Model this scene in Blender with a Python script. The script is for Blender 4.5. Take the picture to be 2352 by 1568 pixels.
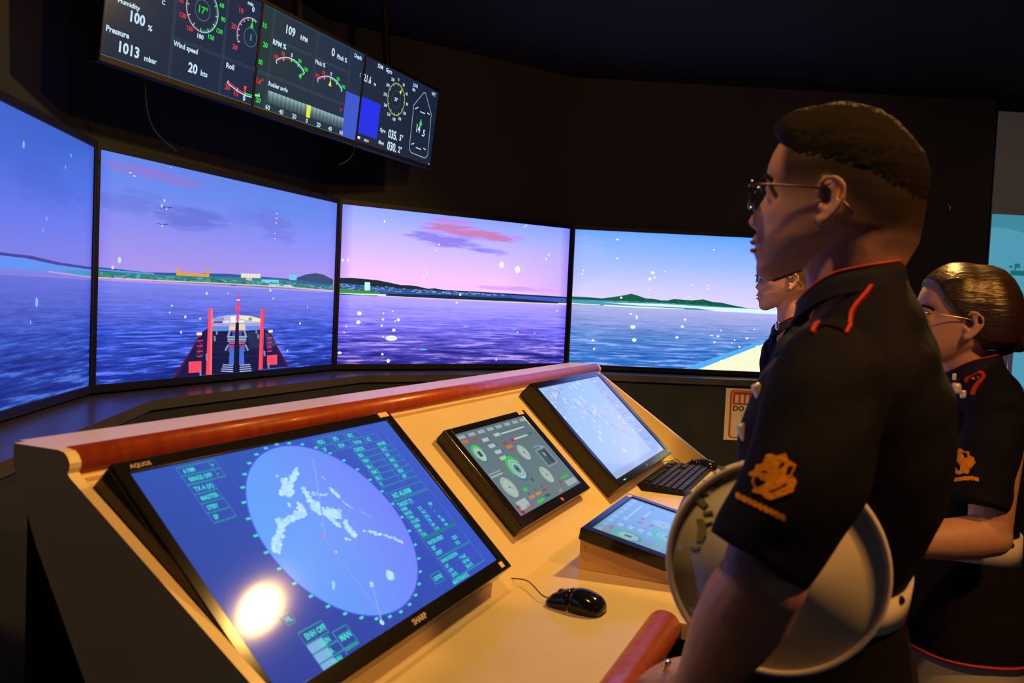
import bpy, bmesh, math, random
import numpy as np
from mathutils import Vector, Matrix
from mathutils.bvhtree import BVHTree
from mathutils.kdtree import KDTree

random.seed(7); rng = np.random.RandomState(7)
SC = bpy.context.scene
COL = SC.collection
for o in list(bpy.data.objects): bpy.data.objects.remove(o)

# ------------------------------------------------------------------ camera
IW, IH, FPX = 2352, 1568, 1922.5
PITCH, ROLL = math.radians(2.576), math.radians(2.597)
CAM = np.array([0.0, 0.0, 1.45])
def cam_axes():
    f = np.array([0, math.cos(PITCH), -math.sin(PITCH)]); r = np.array([1., 0, 0]); u = np.cross(r, f)
    c, s = math.cos(ROLL), math.sin(ROLL)
    return c*r+s*u, -s*r+c*u, f
CR, CU, CF = cam_axes()
cd = bpy.data.cameras.new('camera'); cam = bpy.data.objects.new('camera', cd); COL.objects.link(cam)
cd.sensor_width = 36; cd.lens = FPX/IW*36; cd.clip_start = 0.02
cam.matrix_world = Matrix(((CR[0], CU[0], -CF[0], CAM[0]), (CR[1], CU[1], -CF[1], CAM[1]), (CR[2], CU[2], -CF[2], CAM[2]), (0, 0, 0, 1)))
SC.camera = cam
cd.dof.use_dof = True; cd.dof.focus_distance = 3.0; cd.dof.aperture_fstop = 6.5

# ------------------------------------------------------------------ world, exposure, lamps
wd = bpy.data.worlds.new('world'); SC.world = wd; wd.use_nodes = True
wd.node_tree.nodes['Background'].inputs[0].default_value = (.055, .061, .074, 1)
wd.node_tree.nodes['Background'].inputs[1].default_value = 1.5
SC.view_settings.view_transform = 'Standard'; SC.view_settings.look = 'None'
SC.view_settings.exposure = 0; SC.view_settings.gamma = 1
SC.view_settings.use_curve_mapping = False
CEIL = 2.62
LAMPS = [  # x, y, power, (colour), spot angle, aim
    (1.13, 2.465, 150, (1, .54, .12), 140, (0.35, 2.0, .9)),
    (1.30, 0.52, 88, (1, .38, .06), 140, (1.05, 1.5, 1.0)),
    (-0.10, 0.86, 33, (1, .47, .09), 82, (0.05, 1.1, 1.0)),
]

# ------------------------------------------------------------------ helpers
def srgb(c):
    out = []
    for v in c[:3]:
        v = v/255.
        out.append(v/12.92 if v <= .04045 else ((v+.055)/1.055)**2.4)
    return tuple(out)
def ray(p):
    return CF+(p[0]-IW/2)/FPX*CR-(p[1]-IH/2)/FPX*CU
def hdr(c):
    """screen colours at the panel's clipping point are brighter than the picture can show"""
    r, g, b = srgb(c); k = max(0, (c[2]-244)/11.); q = max(0, (c[0]-235)/20.)
    return (r*(1+.4*q), g, b*(1+1.0*min(k, 1)))
def onpl(p, P0, n):
    d = ray(p); return CAM+d*(((P0-CAM)@n)/(d@n))
def onz(p, z):
    d = ray(p); return CAM+d*((z-CAM[2])/d[2])
def aty(p, y):
    d = ray(p); return CAM+d*(y/d[1])

def mat(name, base, rough=.6, metal=0, emit=None, estr=1, spec=.5, noise=None, bump=None, coat=0, sheen=0, sss=0):
    m = bpy.data.materials.new(name); m.use_nodes = True
    nt = m.node_tree; b = nt.nodes['Principled BSDF']
    b.inputs['Base Color'].default_value = (*base, 1); b.inputs['Roughness'].default_value = rough
    b.inputs['Metallic'].default_value = metal; b.inputs['Specular IOR Level'].default_value = spec
    b.inputs['Coat Weight'].default_value = coat
    b.inputs['Sheen Weight'].default_value = sheen
    if sss:
        b.inputs['Subsurface Weight'].default_value = sss; b.inputs['Subsurface Radius'].default_value = (.012, .005, .003); b.inputs['Subsurface Scale'].default_value = 1
    if emit is not None:
        b.inputs['Emission Color'].default_value = (*emit, 1); b.inputs['Emission Strength'].default_value = estr
    if noise or bump:
        tc = nt.nodes.new('ShaderNodeTexCoord')
    if noise:   # (scale xyz, amount, second colour)
        mp = nt.nodes.new('ShaderNodeMapping'); mp.inputs['Scale'].default_value = noise[0]
        nz = nt.nodes.new('ShaderNodeTexNoise'); nz.inputs['Scale'].default_value = 1; nz.inputs['Detail'].default_value = 6
        nt.links.new(tc.outputs['Object'], mp.inputs[0]); nt.links.new(mp.outputs[0], nz.inputs['Vector'])
        rp = nt.nodes.new('ShaderNodeValToRGB'); rp.color_ramp.elements[0].position = .35; rp.color_ramp.elements[1].position = .68
        rp.color_ramp.elements[0].color = (*base, 1); rp.color_ramp.elements[1].color = (*noise[1], 1)
        nt.links.new(nz.outputs['Fac'], rp.inputs[0]); nt.links.new(rp.outputs[0], b.inputs['Base Color'])
    if bump:    # (scale xyz, strength, distance)
        mp2 = nt.nodes.new('ShaderNodeMapping'); mp2.inputs['Scale'].default_value = bump[0]
        n2 = nt.nodes.new('ShaderNodeTexNoise'); n2.inputs['Scale'].default_value = 1; n2.inputs['Detail'].default_value = 4
        nt.links.new(tc.outputs['Object'], mp2.inputs[0]); nt.links.new(mp2.outputs[0], n2.inputs['Vector'])
        bp = nt.nodes.new('ShaderNodeBump'); bp.inputs['Strength'].default_value = bump[1]; bp.inputs['Distance'].default_value = bump[2]
        nt.links.new(n2.outputs['Fac'], bp.inputs['Height']); nt.links.new(bp.outputs[0], b.inputs['Normal'])
    return m

M = dict(
    wall=mat('wall_black_paint', (.026, .031, .040), .8, spec=.25, noise=((1.2, 1.2, 1.2), (.034, .040, .051))),
    ceil=mat('ceiling_black', (.030, .026, .020), .85, spec=.2),
    floor=mat('floor_dark_carpet', (.014, .012, .011), .95, spec=.1, bump=((150, 150, 150), .3, .002)),
    cream=mat('console_cream_laminate', (.82, .70, .45), .30, spec=.45, noise=((5, 5, 5), (.78, .65, .40)), bump=((3, 3, 3), .06, .01)),
    greyside=mat('console_side_panel', (.62, .58, .50), .5, noise=((4, 4, 4), (.54, .50, .44))),
    rail=mat('red_brown_wood', (.44, .075, .016), .34, spec=.4, coat=.1, noise=((60, 60, 6), (.32, .045, .010))),
    bevelw=mat('wedge_wood', (.78, .50, .27), .55, noise=((12, 12, 30), (.70, .43, .22))),
    blackp=mat('black_gloss_plastic', (.010, .009, .010), .12, spec=.5),
    blackm=mat('black_matt_plastic', (.010, .010, .010), .5, spec=.2),
    blackmk=mat('keyboard_key_plastic', (.03, .03, .032), .4),
    tvframe=mat('display_bezel', (.006, .006, .008), .5, spec=.25),
    ledge=mat('dark_ledge', (.09, .088, .095), .24, spec=.5, noise=((3, 3, 3), (.06, .058, .064))),
    silver=mat('silver_strip', (.55, .55, .55), .35, metal=1),
    white=mat('white_fabric', (.80, .78, .72), .6),
    whitep=mat('white_patent', (.80, .78, .70), .25),
    paper=mat('paper', (.80, .74, .58), .8),
    redink=mat('red_ink', (.50, .07, .04), .8),
    blackink=mat('black_ink', (.02, .02, .02), .8),
    navy=mat('navy_uniform_cloth', (.0050, .0055, .014), .85, spec=.12, noise=((25, 25, 25), (.0075, .008, .018)), bump=((14, 14, 9), .35, .02)),
    navyc=mat('navy_collar_cloth', (.008, .010, .030), .75, spec=.15),
    trouser=mat('dark_trousers_cloth', (.008, .0075, .010), .85, spec=.12, bump=((10, 10, 5), .4, .02)),
    redpipe=mat('red_piping', (.50, .035, .015), .55),
    gold=mat('gold_embroidery', (.80, .33, .004), .6, spec=.15, noise=((160, 160, 160), (.60, .20, .003)), bump=((300, 300, 300), .8, .002)),
    brass=mat('brass', (.85, .55, .2), .2, metal=1),
    chrome=mat('chrome', (.8, .8, .8), .12, metal=1),
    lead=mat('spectacle_metal', (.06, .055, .05), .25, metal=1),
    goldwire=mat('gold_spectacle_wire', (.7, .5, .25), .2, metal=1),
    eye=mat('eye', (.35, .32, .30), .35),
    cable=mat('green_cable', (.01, .07, .015), .6, spec=.2),
    blackc=mat('black_cable', (.01, .01, .01), .4),
    shoe=mat('black_shoe', (.01, .01, .01), .2),
    lampglow=mat('lamp_diffuser', (1, 1, 1), .5, emit=(1, .80, .48), estr=32),
    lamprim=mat('lamp_rim', (.6, .6, .58), .3, metal=.5),
    ledg=mat('green_led', (.1, .9, .1), .3, emit=(.12, 1, .02), estr=1),
    lens=None, pinm=mat('satin_silver', (.75, .72, .72), .4, metal=.3),
)
def glass_mat():
    m = bpy.data.materials.new('spectacle_lens'); m.use_nodes = True
    b = m.node_tree.nodes['Principled BSDF']; b.inputs['Transmission Weight'].default_value = 1; b.inputs['Roughness'].default_value = 0.02
    b.inputs['IOR'].default_value = 1.05; b.inputs['Base Color'].default_value = (.75, .78, .8, 1); b.inputs['Specular IOR Level'].default_value = .6
    return m
M['lens'] = glass_mat()

def tag(o, label=None, cat=None, group=None, kind=None):
    if label: o['label'] = label
    if cat: o['category'] = cat
    if group: o['group'] = group
    if kind: o['kind'] = kind
    return o
def empty(name, loc, rz=0, **k):
    o = bpy.data.objects.new(name, None); COL.objects.link(o); o.location = tuple(loc); o.rotation_euler = (0, 0, rz)
    o.empty_display_size = .05
    return tag(o, **k)
def mobj(name, me, m=None, parent=None, smooth=False):
    """link a mesh whose vertices are in WORLD space (or in the parent's space if parent has 'local')."""
    o = bpy.data.objects.new(name, me); COL.objects.link(o)
    if m is not None:
        for mm in (m if isinstance(m, (list, tuple)) else [m]): me.materials.append(mm)
    if smooth:
        me.polygons.foreach_set('use_smooth', [True]*len(me.polygons))
    if parent is not None:
        o.parent = parent
        if not parent.get('_local') and not parent_local(parent):
            o.matrix_parent_inverse = Matrix(mw(parent)).inverted()
    return o
LOCALS = set()
def parent_local(p):
    while p is not None:
        if p.name in LOCALS: return True
        p = p.parent
    return False
def mw(o):
    m = o.matrix_basis.copy()
    if o.parent is not None: m = mw(o.parent) @ o.matrix_parent_inverse @ m
    return m
def mesh(name, v, f):
    me = bpy.data.meshes.new(name); me.from_pydata([tuple(map(float, p)) for p in v], [], [tuple(q) for q in f]); me.update(); return me

class MB:
    """collects pieces into one mesh"""
    def __init__(s): s.v = []; s.f = []; s.mi = []
    def add(s, v, f, mi=0):
        b = len(s.v); s.v += [tuple(map(float, p)) for p in v]; s.f += [tuple(i+b for i in q) for q in f]; s.mi += [mi]*len(f); return s
    def box(s, o, ex, ey, ez, x0, x1, y0, y1, z0, z1, mi=0, bev=0):
        o, ex, ey, ez = map(np.asarray, (o, ex, ey, ez))
        if bev > 0:
            bm = bmesh.new(); bmesh.ops.create_cube(bm, size=1)
            for w in bm.verts: w.co = Vector(((x0+x1)/2+w.co.x*(x1-x0), (y0+y1)/2+w.co.y*(y1-y0), (z0+z1)/2+w.co.z*(z1-z0)))
            bmesh.ops.bevel(bm, geom=bm.edges[:], offset=bev, segments=3, profile=.5, affect='EDGES')
            vv = [o+ex*w.co.x+ey*w.co.y+ez*w.co.z for w in bm.verts]; bm.verts.index_update()
            ff = [[w.index for w in q.verts] for q in bm.faces]; bm.free()
            if np.dot(np.cross(ex, ey), ez) < 0: ff = [q[::-1] for q in ff]
            return s.add(vv, ff, mi)
        vv = [o+ex*x+ey*y+ez*z for z in (z0, z1) for y in (y0, y1) for x in (x0, x1)]
        ff = [(0, 2, 3, 1), (4, 5, 7, 6), (0, 1, 5, 4), (1, 3, 7, 5), (3, 2, 6, 7), (2, 0, 4, 6)]
        if np.dot(np.cross(ex, ey), ez) < 0: ff = [q[::-1] for q in ff]
        return s.add(vv, ff, mi)
    def prism(s, poly, d, mi=0):
        """polygon (3D points) extruded by vector d"""
        n = len(poly); poly = [np.asarray(p, float) for p in poly]; d = np.asarray(d, float)
        vv = poly+[p+d for p in poly]
        nrm = sum((np.cross(poly[i]-poly[0], poly[(i+1) % n]-poly[0]) for i in range(n)), np.zeros(3))
        ff = [list(range(n))[::-1], list(range(n, 2*n))]+[[i, (i+1) % n, n+(i+1) % n, n+i] for i in range(n)]
        if nrm @ d < 0: ff = [q[::-1] for q in ff]
        return s.add(vv, ff, mi)
    def tube(s, pts, rad, seg=16, ref=(0, 0, 1), cap='round', mi=0):
        """rad: scalar, list of scalars or list of (a,b): a along side vector, b along the other"""
        P = [np.asarray(p, float) for p in pts]; n = len(P)
        R = [rad]*n if np.isscalar(rad) else list(rad)
        R = [(r, r) if np.isscalar(r) else r for r in R]
        ref = np.asarray(ref, float); rings = []
        T = []
        for i in range(n):
            t = P[min(i+1, n-1)]-P[max(i-1, 0)]; T.append(t/ (np.linalg.norm(t)+1e-12))
        def ring(c, t, a, b):
            sd = np.cross(t, ref); l = np.linalg.norm(sd)
            if l < 1e-3: sd = np.cross(t, (1, 0, 0)); l = np.linalg.norm(sd)
            sd /= l; up = np.cross(sd, t)
            return [c+sd*a*math.cos(2*math.pi*k/seg)+up*b*math.sin(2*math.pi*k/seg) for k in range(seg)]
        if cap == 'round':
            for q in (.25, .55, .8, .95):
                w = math.sqrt(max(0, 1-(1-q)**2)); m_ = min(R[0]); rings.append(ring(P[0]-T[0]*m_*(1-q), T[0], R[0][0]*w, R[0][1]*w))
        for i in range(n): rings.append(ring(P[i], T[i], *R[i]))
        if cap == 'round':
            for q in (.95, .8, .55, .25):
                w = math.sqrt(max(0, 1-(1-q)**2)); m_ = min(R[-1]); rings.append(ring(P[-1]+T[-1]*m_*(1-q), T[-1], R[-1][0]*w, R[-1][1]*w))
        return s.loft(rings, mi)
    def loft(s, rings, mi=0, closed=True, caps=True):
        seg = len(rings[0]); vv = [p for r in rings for p in r]; ff = []
        for i in range(len(rings)-1):
            for k in range(seg if closed else seg-1):
                k2 = (k+1) % seg; ff.append((i*seg+k, i*seg+k2, (i+1)*seg+k2, (i+1)*seg+k))
        if caps:
            ff.append(tuple(range(seg))[::-1]); ff.append(tuple(range((len(rings)-1)*seg, len(rings)*seg)))
        return s.add(vv, ff, mi)
    def build(s, name, m=None, parent=None, smooth=False, fix=True):
        me = mesh(name, s.v, s.f)
        if isinstance(m, (list, tuple)):
            pass
        o = mobj(name, me, m, parent, smooth)
        if any(s.mi): me.polygons.foreach_set('material_index', s.mi)
        if fix:
            bm = bmesh.new(); bm.from_mesh(me); bmesh.ops.recalc_face_normals(bm, faces=bm.faces); bm.to_mesh(me); bm.free()
        return o

def crspline(pts, n=10):
    P = [np.asarray(p, float) for p in pts]; P = [2*P[0]-P[1]]+P+[2*P[-1]-P[-2]]; out = []
    for i in range(1, len(P)-2):
        for k in range(n):
            t = k/n; out.append(.5*((2*P[i])+(-P[i-1]+P[i+1])*t+(2*P[i-1]-5*P[i]+4*P[i+1]-P[i+2])*t*t+(-P[i-1]+3*P[i]-3*P[i+1]+P[i+2])*t**3))
    out.append(P[-2]); return out

# ------------------------------------------------------------------ geometry frames
A_C = math.radians(23.09); S_C = math.radians(43.43)
EU = np.array([math.sin(A_C), math.cos(A_C), 0]); EV = np.array([-math.cos(A_C), math.sin(A_C), 0]); EZ = np.array([0, 0, 1.])
O_C = np.array([-.535, 1.121, 0.])      # console origin; heights are absolute
ZS = 1.162                              # slope plane height at v=0
UPS = math.cos(S_C)*EV+math.sin(S_C)*EZ; NS = np.cross(EU, UPS)
OS = O_C+EZ*ZS
ZD = .879                               # desk height
VC = -(ZS-ZD)/math.tan(S_C)             # crease v
def cp(u, v, z): return O_C+EU*u+EV*v+EZ*z

TW, THH = 1.21, .6808
SCR = [  # (BL, azimuth)
    (np.array([-1.047, 1.202, 1.159]), math.radians(-7.863)),
    (np.array([-1.209, 2.429, 1.159]), math.radians(21.576)),
    (np.array([-.746, 3.576, 1.159]), math.radians(56.752)),
    (np.array([.294, 4.249, 1.159]), math.radians(87.757)),
]
def adir(a): return np.array([math.sin(a), math.cos(a), 0])
def anrm(a): return np.array([math.cos(a), -math.sin(a), 0])    # towards the room

# ------------------------------------------------------------------ room shell
def arc_pts(off, ext0=1.2, ext1=3.4):
    """polyline offset behind (off<0) or in front (off>0) of the display planes"""
    L = []
    for (p, a) in SCR: L.append((p+anrm(a)*off, adir(a)))
    pts = [L[0][0]-L[0][1]*ext0]
    for i in range(3):
        p, d = L[i][0][:2], L[i][1][:2]; q, e = L[i+1][0][:2], L[i+1][1][:2]
        A = np.array([d, -e]).T; t = np.linalg.solve(A, q-p); r = p+d*t[0]; pts.append(np.array([r[0], r[1], 0]))
    pts.append(L[3][0]+L[3][1]*ext1)
    return [np.array([p[0], p[1], 0]) for p in pts]
BK = arc_pts(-.09, 4.2, 3.3)
names = ['wall_left', 'wall_far_left', 'wall_far', 'wall_far_right']
for i in range(4):
    a, b = BK[i], BK[i+1]; d = (b-a)/np.linalg.norm(b-a); nn = np.array([d[1], -d[0], 0])
    mb = MB(); mb.prism([a-nn*.1, b-nn*.1, b, a], EZ*2.7)
    tag(mb.build(names[i], M['wall']), kind='structure')
x1, y0 = BK[4][0], -3.0; xl = BK[0][0]
mb = MB(); mb.box((0, 0, 0), (1, 0, 0), (0, 1, 0), (0, 0, 1), x1, x1+.1, y0, BK[4][1]+.1, 0, 2.7); tag(mb.build('wall_right', M['wall']), kind='structure')
# the room stays open behind the camera (that end is not in the photograph): dim cool ambient light comes in from there
mb = MB(); mb.box((0, 0, 0), (1, 0, 0), (0, 1, 0), (0, 0, 1), -2.6, x1+.2, y0-.2, 4.9, -.1, 0); tag(mb.build('floor', M['floor']), kind='structure')
mb = MB(); mb.box((0, 0, 0), (1, 0, 0), (0, 1, 0), (0, 0, 1), -2.6, x1+.2, y0-.2, 4.9, CEIL, CEIL+.1); tag(mb.build('ceiling', M['ceil']), kind='structure')

# ledge that runs in front of the displays and the low wall that carries it
LED_D = .185
in_, ou = arc_pts(-.085, .5, 2.6), arc_pts(LED_D, .5, 2.6)
lz = 1.128
for k, (nm, mm, lo, hi, a_, b_) in enumerate((('display_ledge', M['ledge'], lz-.03, lz, in_, ou), ('low_wall', M['wall'], 0, lz-.031, in_, arc_pts(LED_D-.012, .5, 2.6)))):
    mb = MB()
    for i in range(4):
        mb.prism([a_[i]+EZ*lo, a_[i+1]+EZ*lo, b_[i+1]+EZ*lo, b_[i]+EZ*lo], EZ*(hi-lo))
    o = mb.build(nm, mm)
    if k == 0: tag(o, 'dark glossy ledge running under the row of large sea-view screens', 'ledge')
    else:
        o.name = 'wall_low'; tag(o, kind='structure')

# ------------------------------------------------------------------ display content (flat emissive picture made of coloured shapes)
def attr_mat(name, rough=.1, spec=.5, strength=1.0):
    m = bpy.data.materials.new(name); m.use_nodes = True; nt = m.node_tree; b = nt.nodes['Principled BSDF']
    b.inputs['Base Color'].default_value = (.008, .008, .009, 1); b.inputs['Roughness'].default_value = rough
    b.inputs['Specular IOR Level'].default_value = spec
    a = nt.nodes.new('ShaderNodeAttribute'); a.attribute_name = 'Col'
    nt.links.new(a.outputs['Color'], b.inputs['Emission Color']); b.inputs['Emission Strength'].default_value = strength
    return m
PIC = attr_mat('screen_picture_glossy', .07, .5)
PICM = attr_mat('screen_picture_satin', .28, .3)
PICO = attr_mat('instrument_picture', .2, .06)
_tc = {}
def text_mesh(s, bold=True):
    key = (s, bold)
    if key in _tc: return _tc[key]
    cu = bpy.data.curves.new('tmp', 'FONT'); cu.body = s; cu.size = 1; cu.resolution_u = 2
    if bold: cu.offset = .032
    ob = bpy.data.objects.new('tmp', cu); COL.objects.link(ob); bpy.context.view_layer.update()
    me = bpy.data.meshes.new_from_object(ob.evaluated_get(bpy.context.evaluated_depsgraph_get()))
    v = np.array([w.co[:2] for w in me.vertices]) if len(me.vertices) else np.zeros((0, 2)); f = [tuple(p.vertices) for p in me.polygons]
    bpy.data.objects.remove(ob); bpy.data.curves.remove(cu); bpy.data.meshes.remove(me)
    _tc[key] = (v, f); return v, f
class Canvas:
    """flat picture in the plane  P = o + x*ex + y*ey + layer*n ; colours are 0-255 screen colours"""
    def __init__(s, o, ex, ey, w, h):
        s.o, s.ex, s.ey = map(np.asarray, (o, ex, ey)); s.n = np.cross(s.ex, s.ey); s.w, s.h = w, h; s.v = []; s.f = []; s.c = []; s.L = 1
    def fit(s, quad):
        """photo corners TL,TR,BR,BL of the lit picture -> where a photo point lies on this screen"""
        A = []; B = []
        for (x, y), (X, Y) in zip(quad, ((0, s.h), (s.w, s.h), (s.w, 0), (0, 0))):
            A += [[x, y, 1, 0, 0, 0, -X*x, -X*y], [0, 0, 0, x, y, 1, -Y*x, -Y*y]]; B += [X, Y]
        s.H = np.append(np.linalg.solve(np.array(A, float), np.array(B, float)), 1).reshape(3, 3)
    H = None; tsx = 1.0
    def clip(s, pts):
        out = [tuple(p) for p in pts]
        for ax, lim, sg in ((0, 0, 1), (0, s.w, -1), (1, 0, 1), (1, s.h, -1)):
            inp, out = out, []
            for i in range(len(inp)):
                a, b = inp[i-1], inp[i]; da, db = sg*(a[ax]-lim), sg*(b[ax]-lim)
                if (da >= 0) != (db >= 0): t = da/(da-db); out.append(tuple(a[j]+(b[j]-a[j])*t for j in (0, 1)))
                if db >= 0: out.append(b)
            if len(out) < 3: return []
        return out
    def loc(s, px):
        if s.H is not None:
            q = s.H @ np.array([px[0], px[1], 1.]); return q[:2]/q[2]
        P = onpl(px, s.o, s.n)-s.o; return np.array([P @ s.ex, P @ s.ey])
    def layer(s): s.L += 1
    def raw(s, pts, faces, col, cols=None):
        b = len(s.v); z = s.L*.00012
        s.v += [s.o+s.ex*p[0]+s.ey*p[1]+s.n*z for p in pts]
        c = srgb(col)
        for q in faces:
            s.f.append(tuple(i+b for i in q)); s.c.append([srgb(cols[i]) for i in q] if cols else [c]*len(q))
    def poly(s, pts, col, cols=None):
        if cols is None:
            pts = s.clip(pts)
            if len(pts) < 3: return
        s.raw(pts, [tuple(range(len(pts)))], col, cols)
    def rect(s, x0, y0, x1, y1, col): s.poly([(x0, y0), (x1, y0), (x1, y1), (x0, y1)], col)
    def frect(s, x0, y0, x1, y1, col):   # fractions of the screen
        s.rect(x0*s.w, y0*s.h, x1*s.w, y1*s.h, col)
    def line(s, a, b, t, col):
        a, b = np.asarray(a, float), np.asarray(b, float); d = b-a; d /= np.linalg.norm(d)+1e-9; m = np.array([-d[1], d[0]])*t/2
        s.poly([a-m, b-m, b+m, a+m], col)
    def pline(s, pts, t, col):
        for a, b in zip(pts[:-1], pts[1:]): s.line(a, b, t, col)
    def box(s, x0, y0, x1, y1, t, col): s.pline([(x0, y0), (x1, y0), (x1, y1), (x0, y1), (x0, y0)], t, col)
    def disc(s, c, r, col, ry=None, n=28):
        ry = ry or r; s.poly([(c[0]+r*math.cos(2*math.pi*k/n), c[1]+ry*math.sin(2*math.pi*k/n)) for k in range(n)], col)
    def arc(s, c, r, t, a0, a1, col, n=36):
        """angles in degrees clockwise from 12 o'clock"""
        for k in range(n):
            q = [math.radians(a0+(a1-a0)*(k+j)/n) for j in (0, 1)]
            s.poly([(c[0]+rr*math.sin(g), c[1]+rr*math.cos(g)) for rr, g in ((r-t/2, q[0]), (r+t/2, q[0]), (r+t/2, q[1]), (r-t/2, q[1]))], col)
    def tick(s, c, r0, r1, a, t, col):
        g = math.radians(a); s.line((c[0]+r0*math.sin(g), c[1]+r0*math.cos(g)), (c[0]+r1*math.sin(g), c[1]+r1*math.cos(g)), t, col)
    def text(s, p, st, h, col, sx=.85, align='l', bold=True):
        v, f = text_mesh(st, bold)
        if not len(v): return
        sx *= s.tsx
        if s.tsx > 1 and h < .014: h *= 1.2
        k = h/.7; vv = v*np.array([k*sx, k]); wd_ = vv[:, 0].max()
        off = {'l': 0, 'c': -wd_/2, 'r': -wd_}[align]
        s.raw(vv+np.array([p[0]+off, p[1]]), f, col)
    def ptext(s, px, st, hpx, col, **k):
        a = s.loc(px); b = s.loc((px[0], px[1]-hpx)); s.text(a, st, abs(b[1]-a[1]), col, **k)
    def ppoly(s, pts, col): s.poly([s.loc(p) for p in pts], col)
    def build(s, name, m, parent):
        me = mesh(name, s.v, s.f); at = me.color_attributes.new('Col', 'FLOAT_COLOR', 'CORNER')
        at.data.foreach_set('color', [x for q in s.c for c in q for x in (*c, 1)])
        return mobj(name, me, m, parent)

def screen_frame(name, o, ex, ey, w, h, bz, depth, m, parent, bev=.004, lip=.004):
    """hollow bezel box: bz=(l,r,b,t); front lip proud of the panel by lip, body behind"""
    n = np.cross(ex, ey); l, r, b, t = bz; mb = MB()
    mb.box(o, ex, ey, n, -l, w+r, -b, h+t, -depth, -.0015, bev=bev)
    for (x0, x1_, y0_, y1) in ((-l, 0, -b, h+t), (w, w+r, -b, h+t), (-.001, w+.001, -b, 0), (-.001, w+.001, h, h+t)):
        mb.box(o, ex, ey, n, x0, x1_, y0_, y1, -.006, lip, bev=min(.0018, bev))
    return mb.build(name, m, parent)

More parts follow.
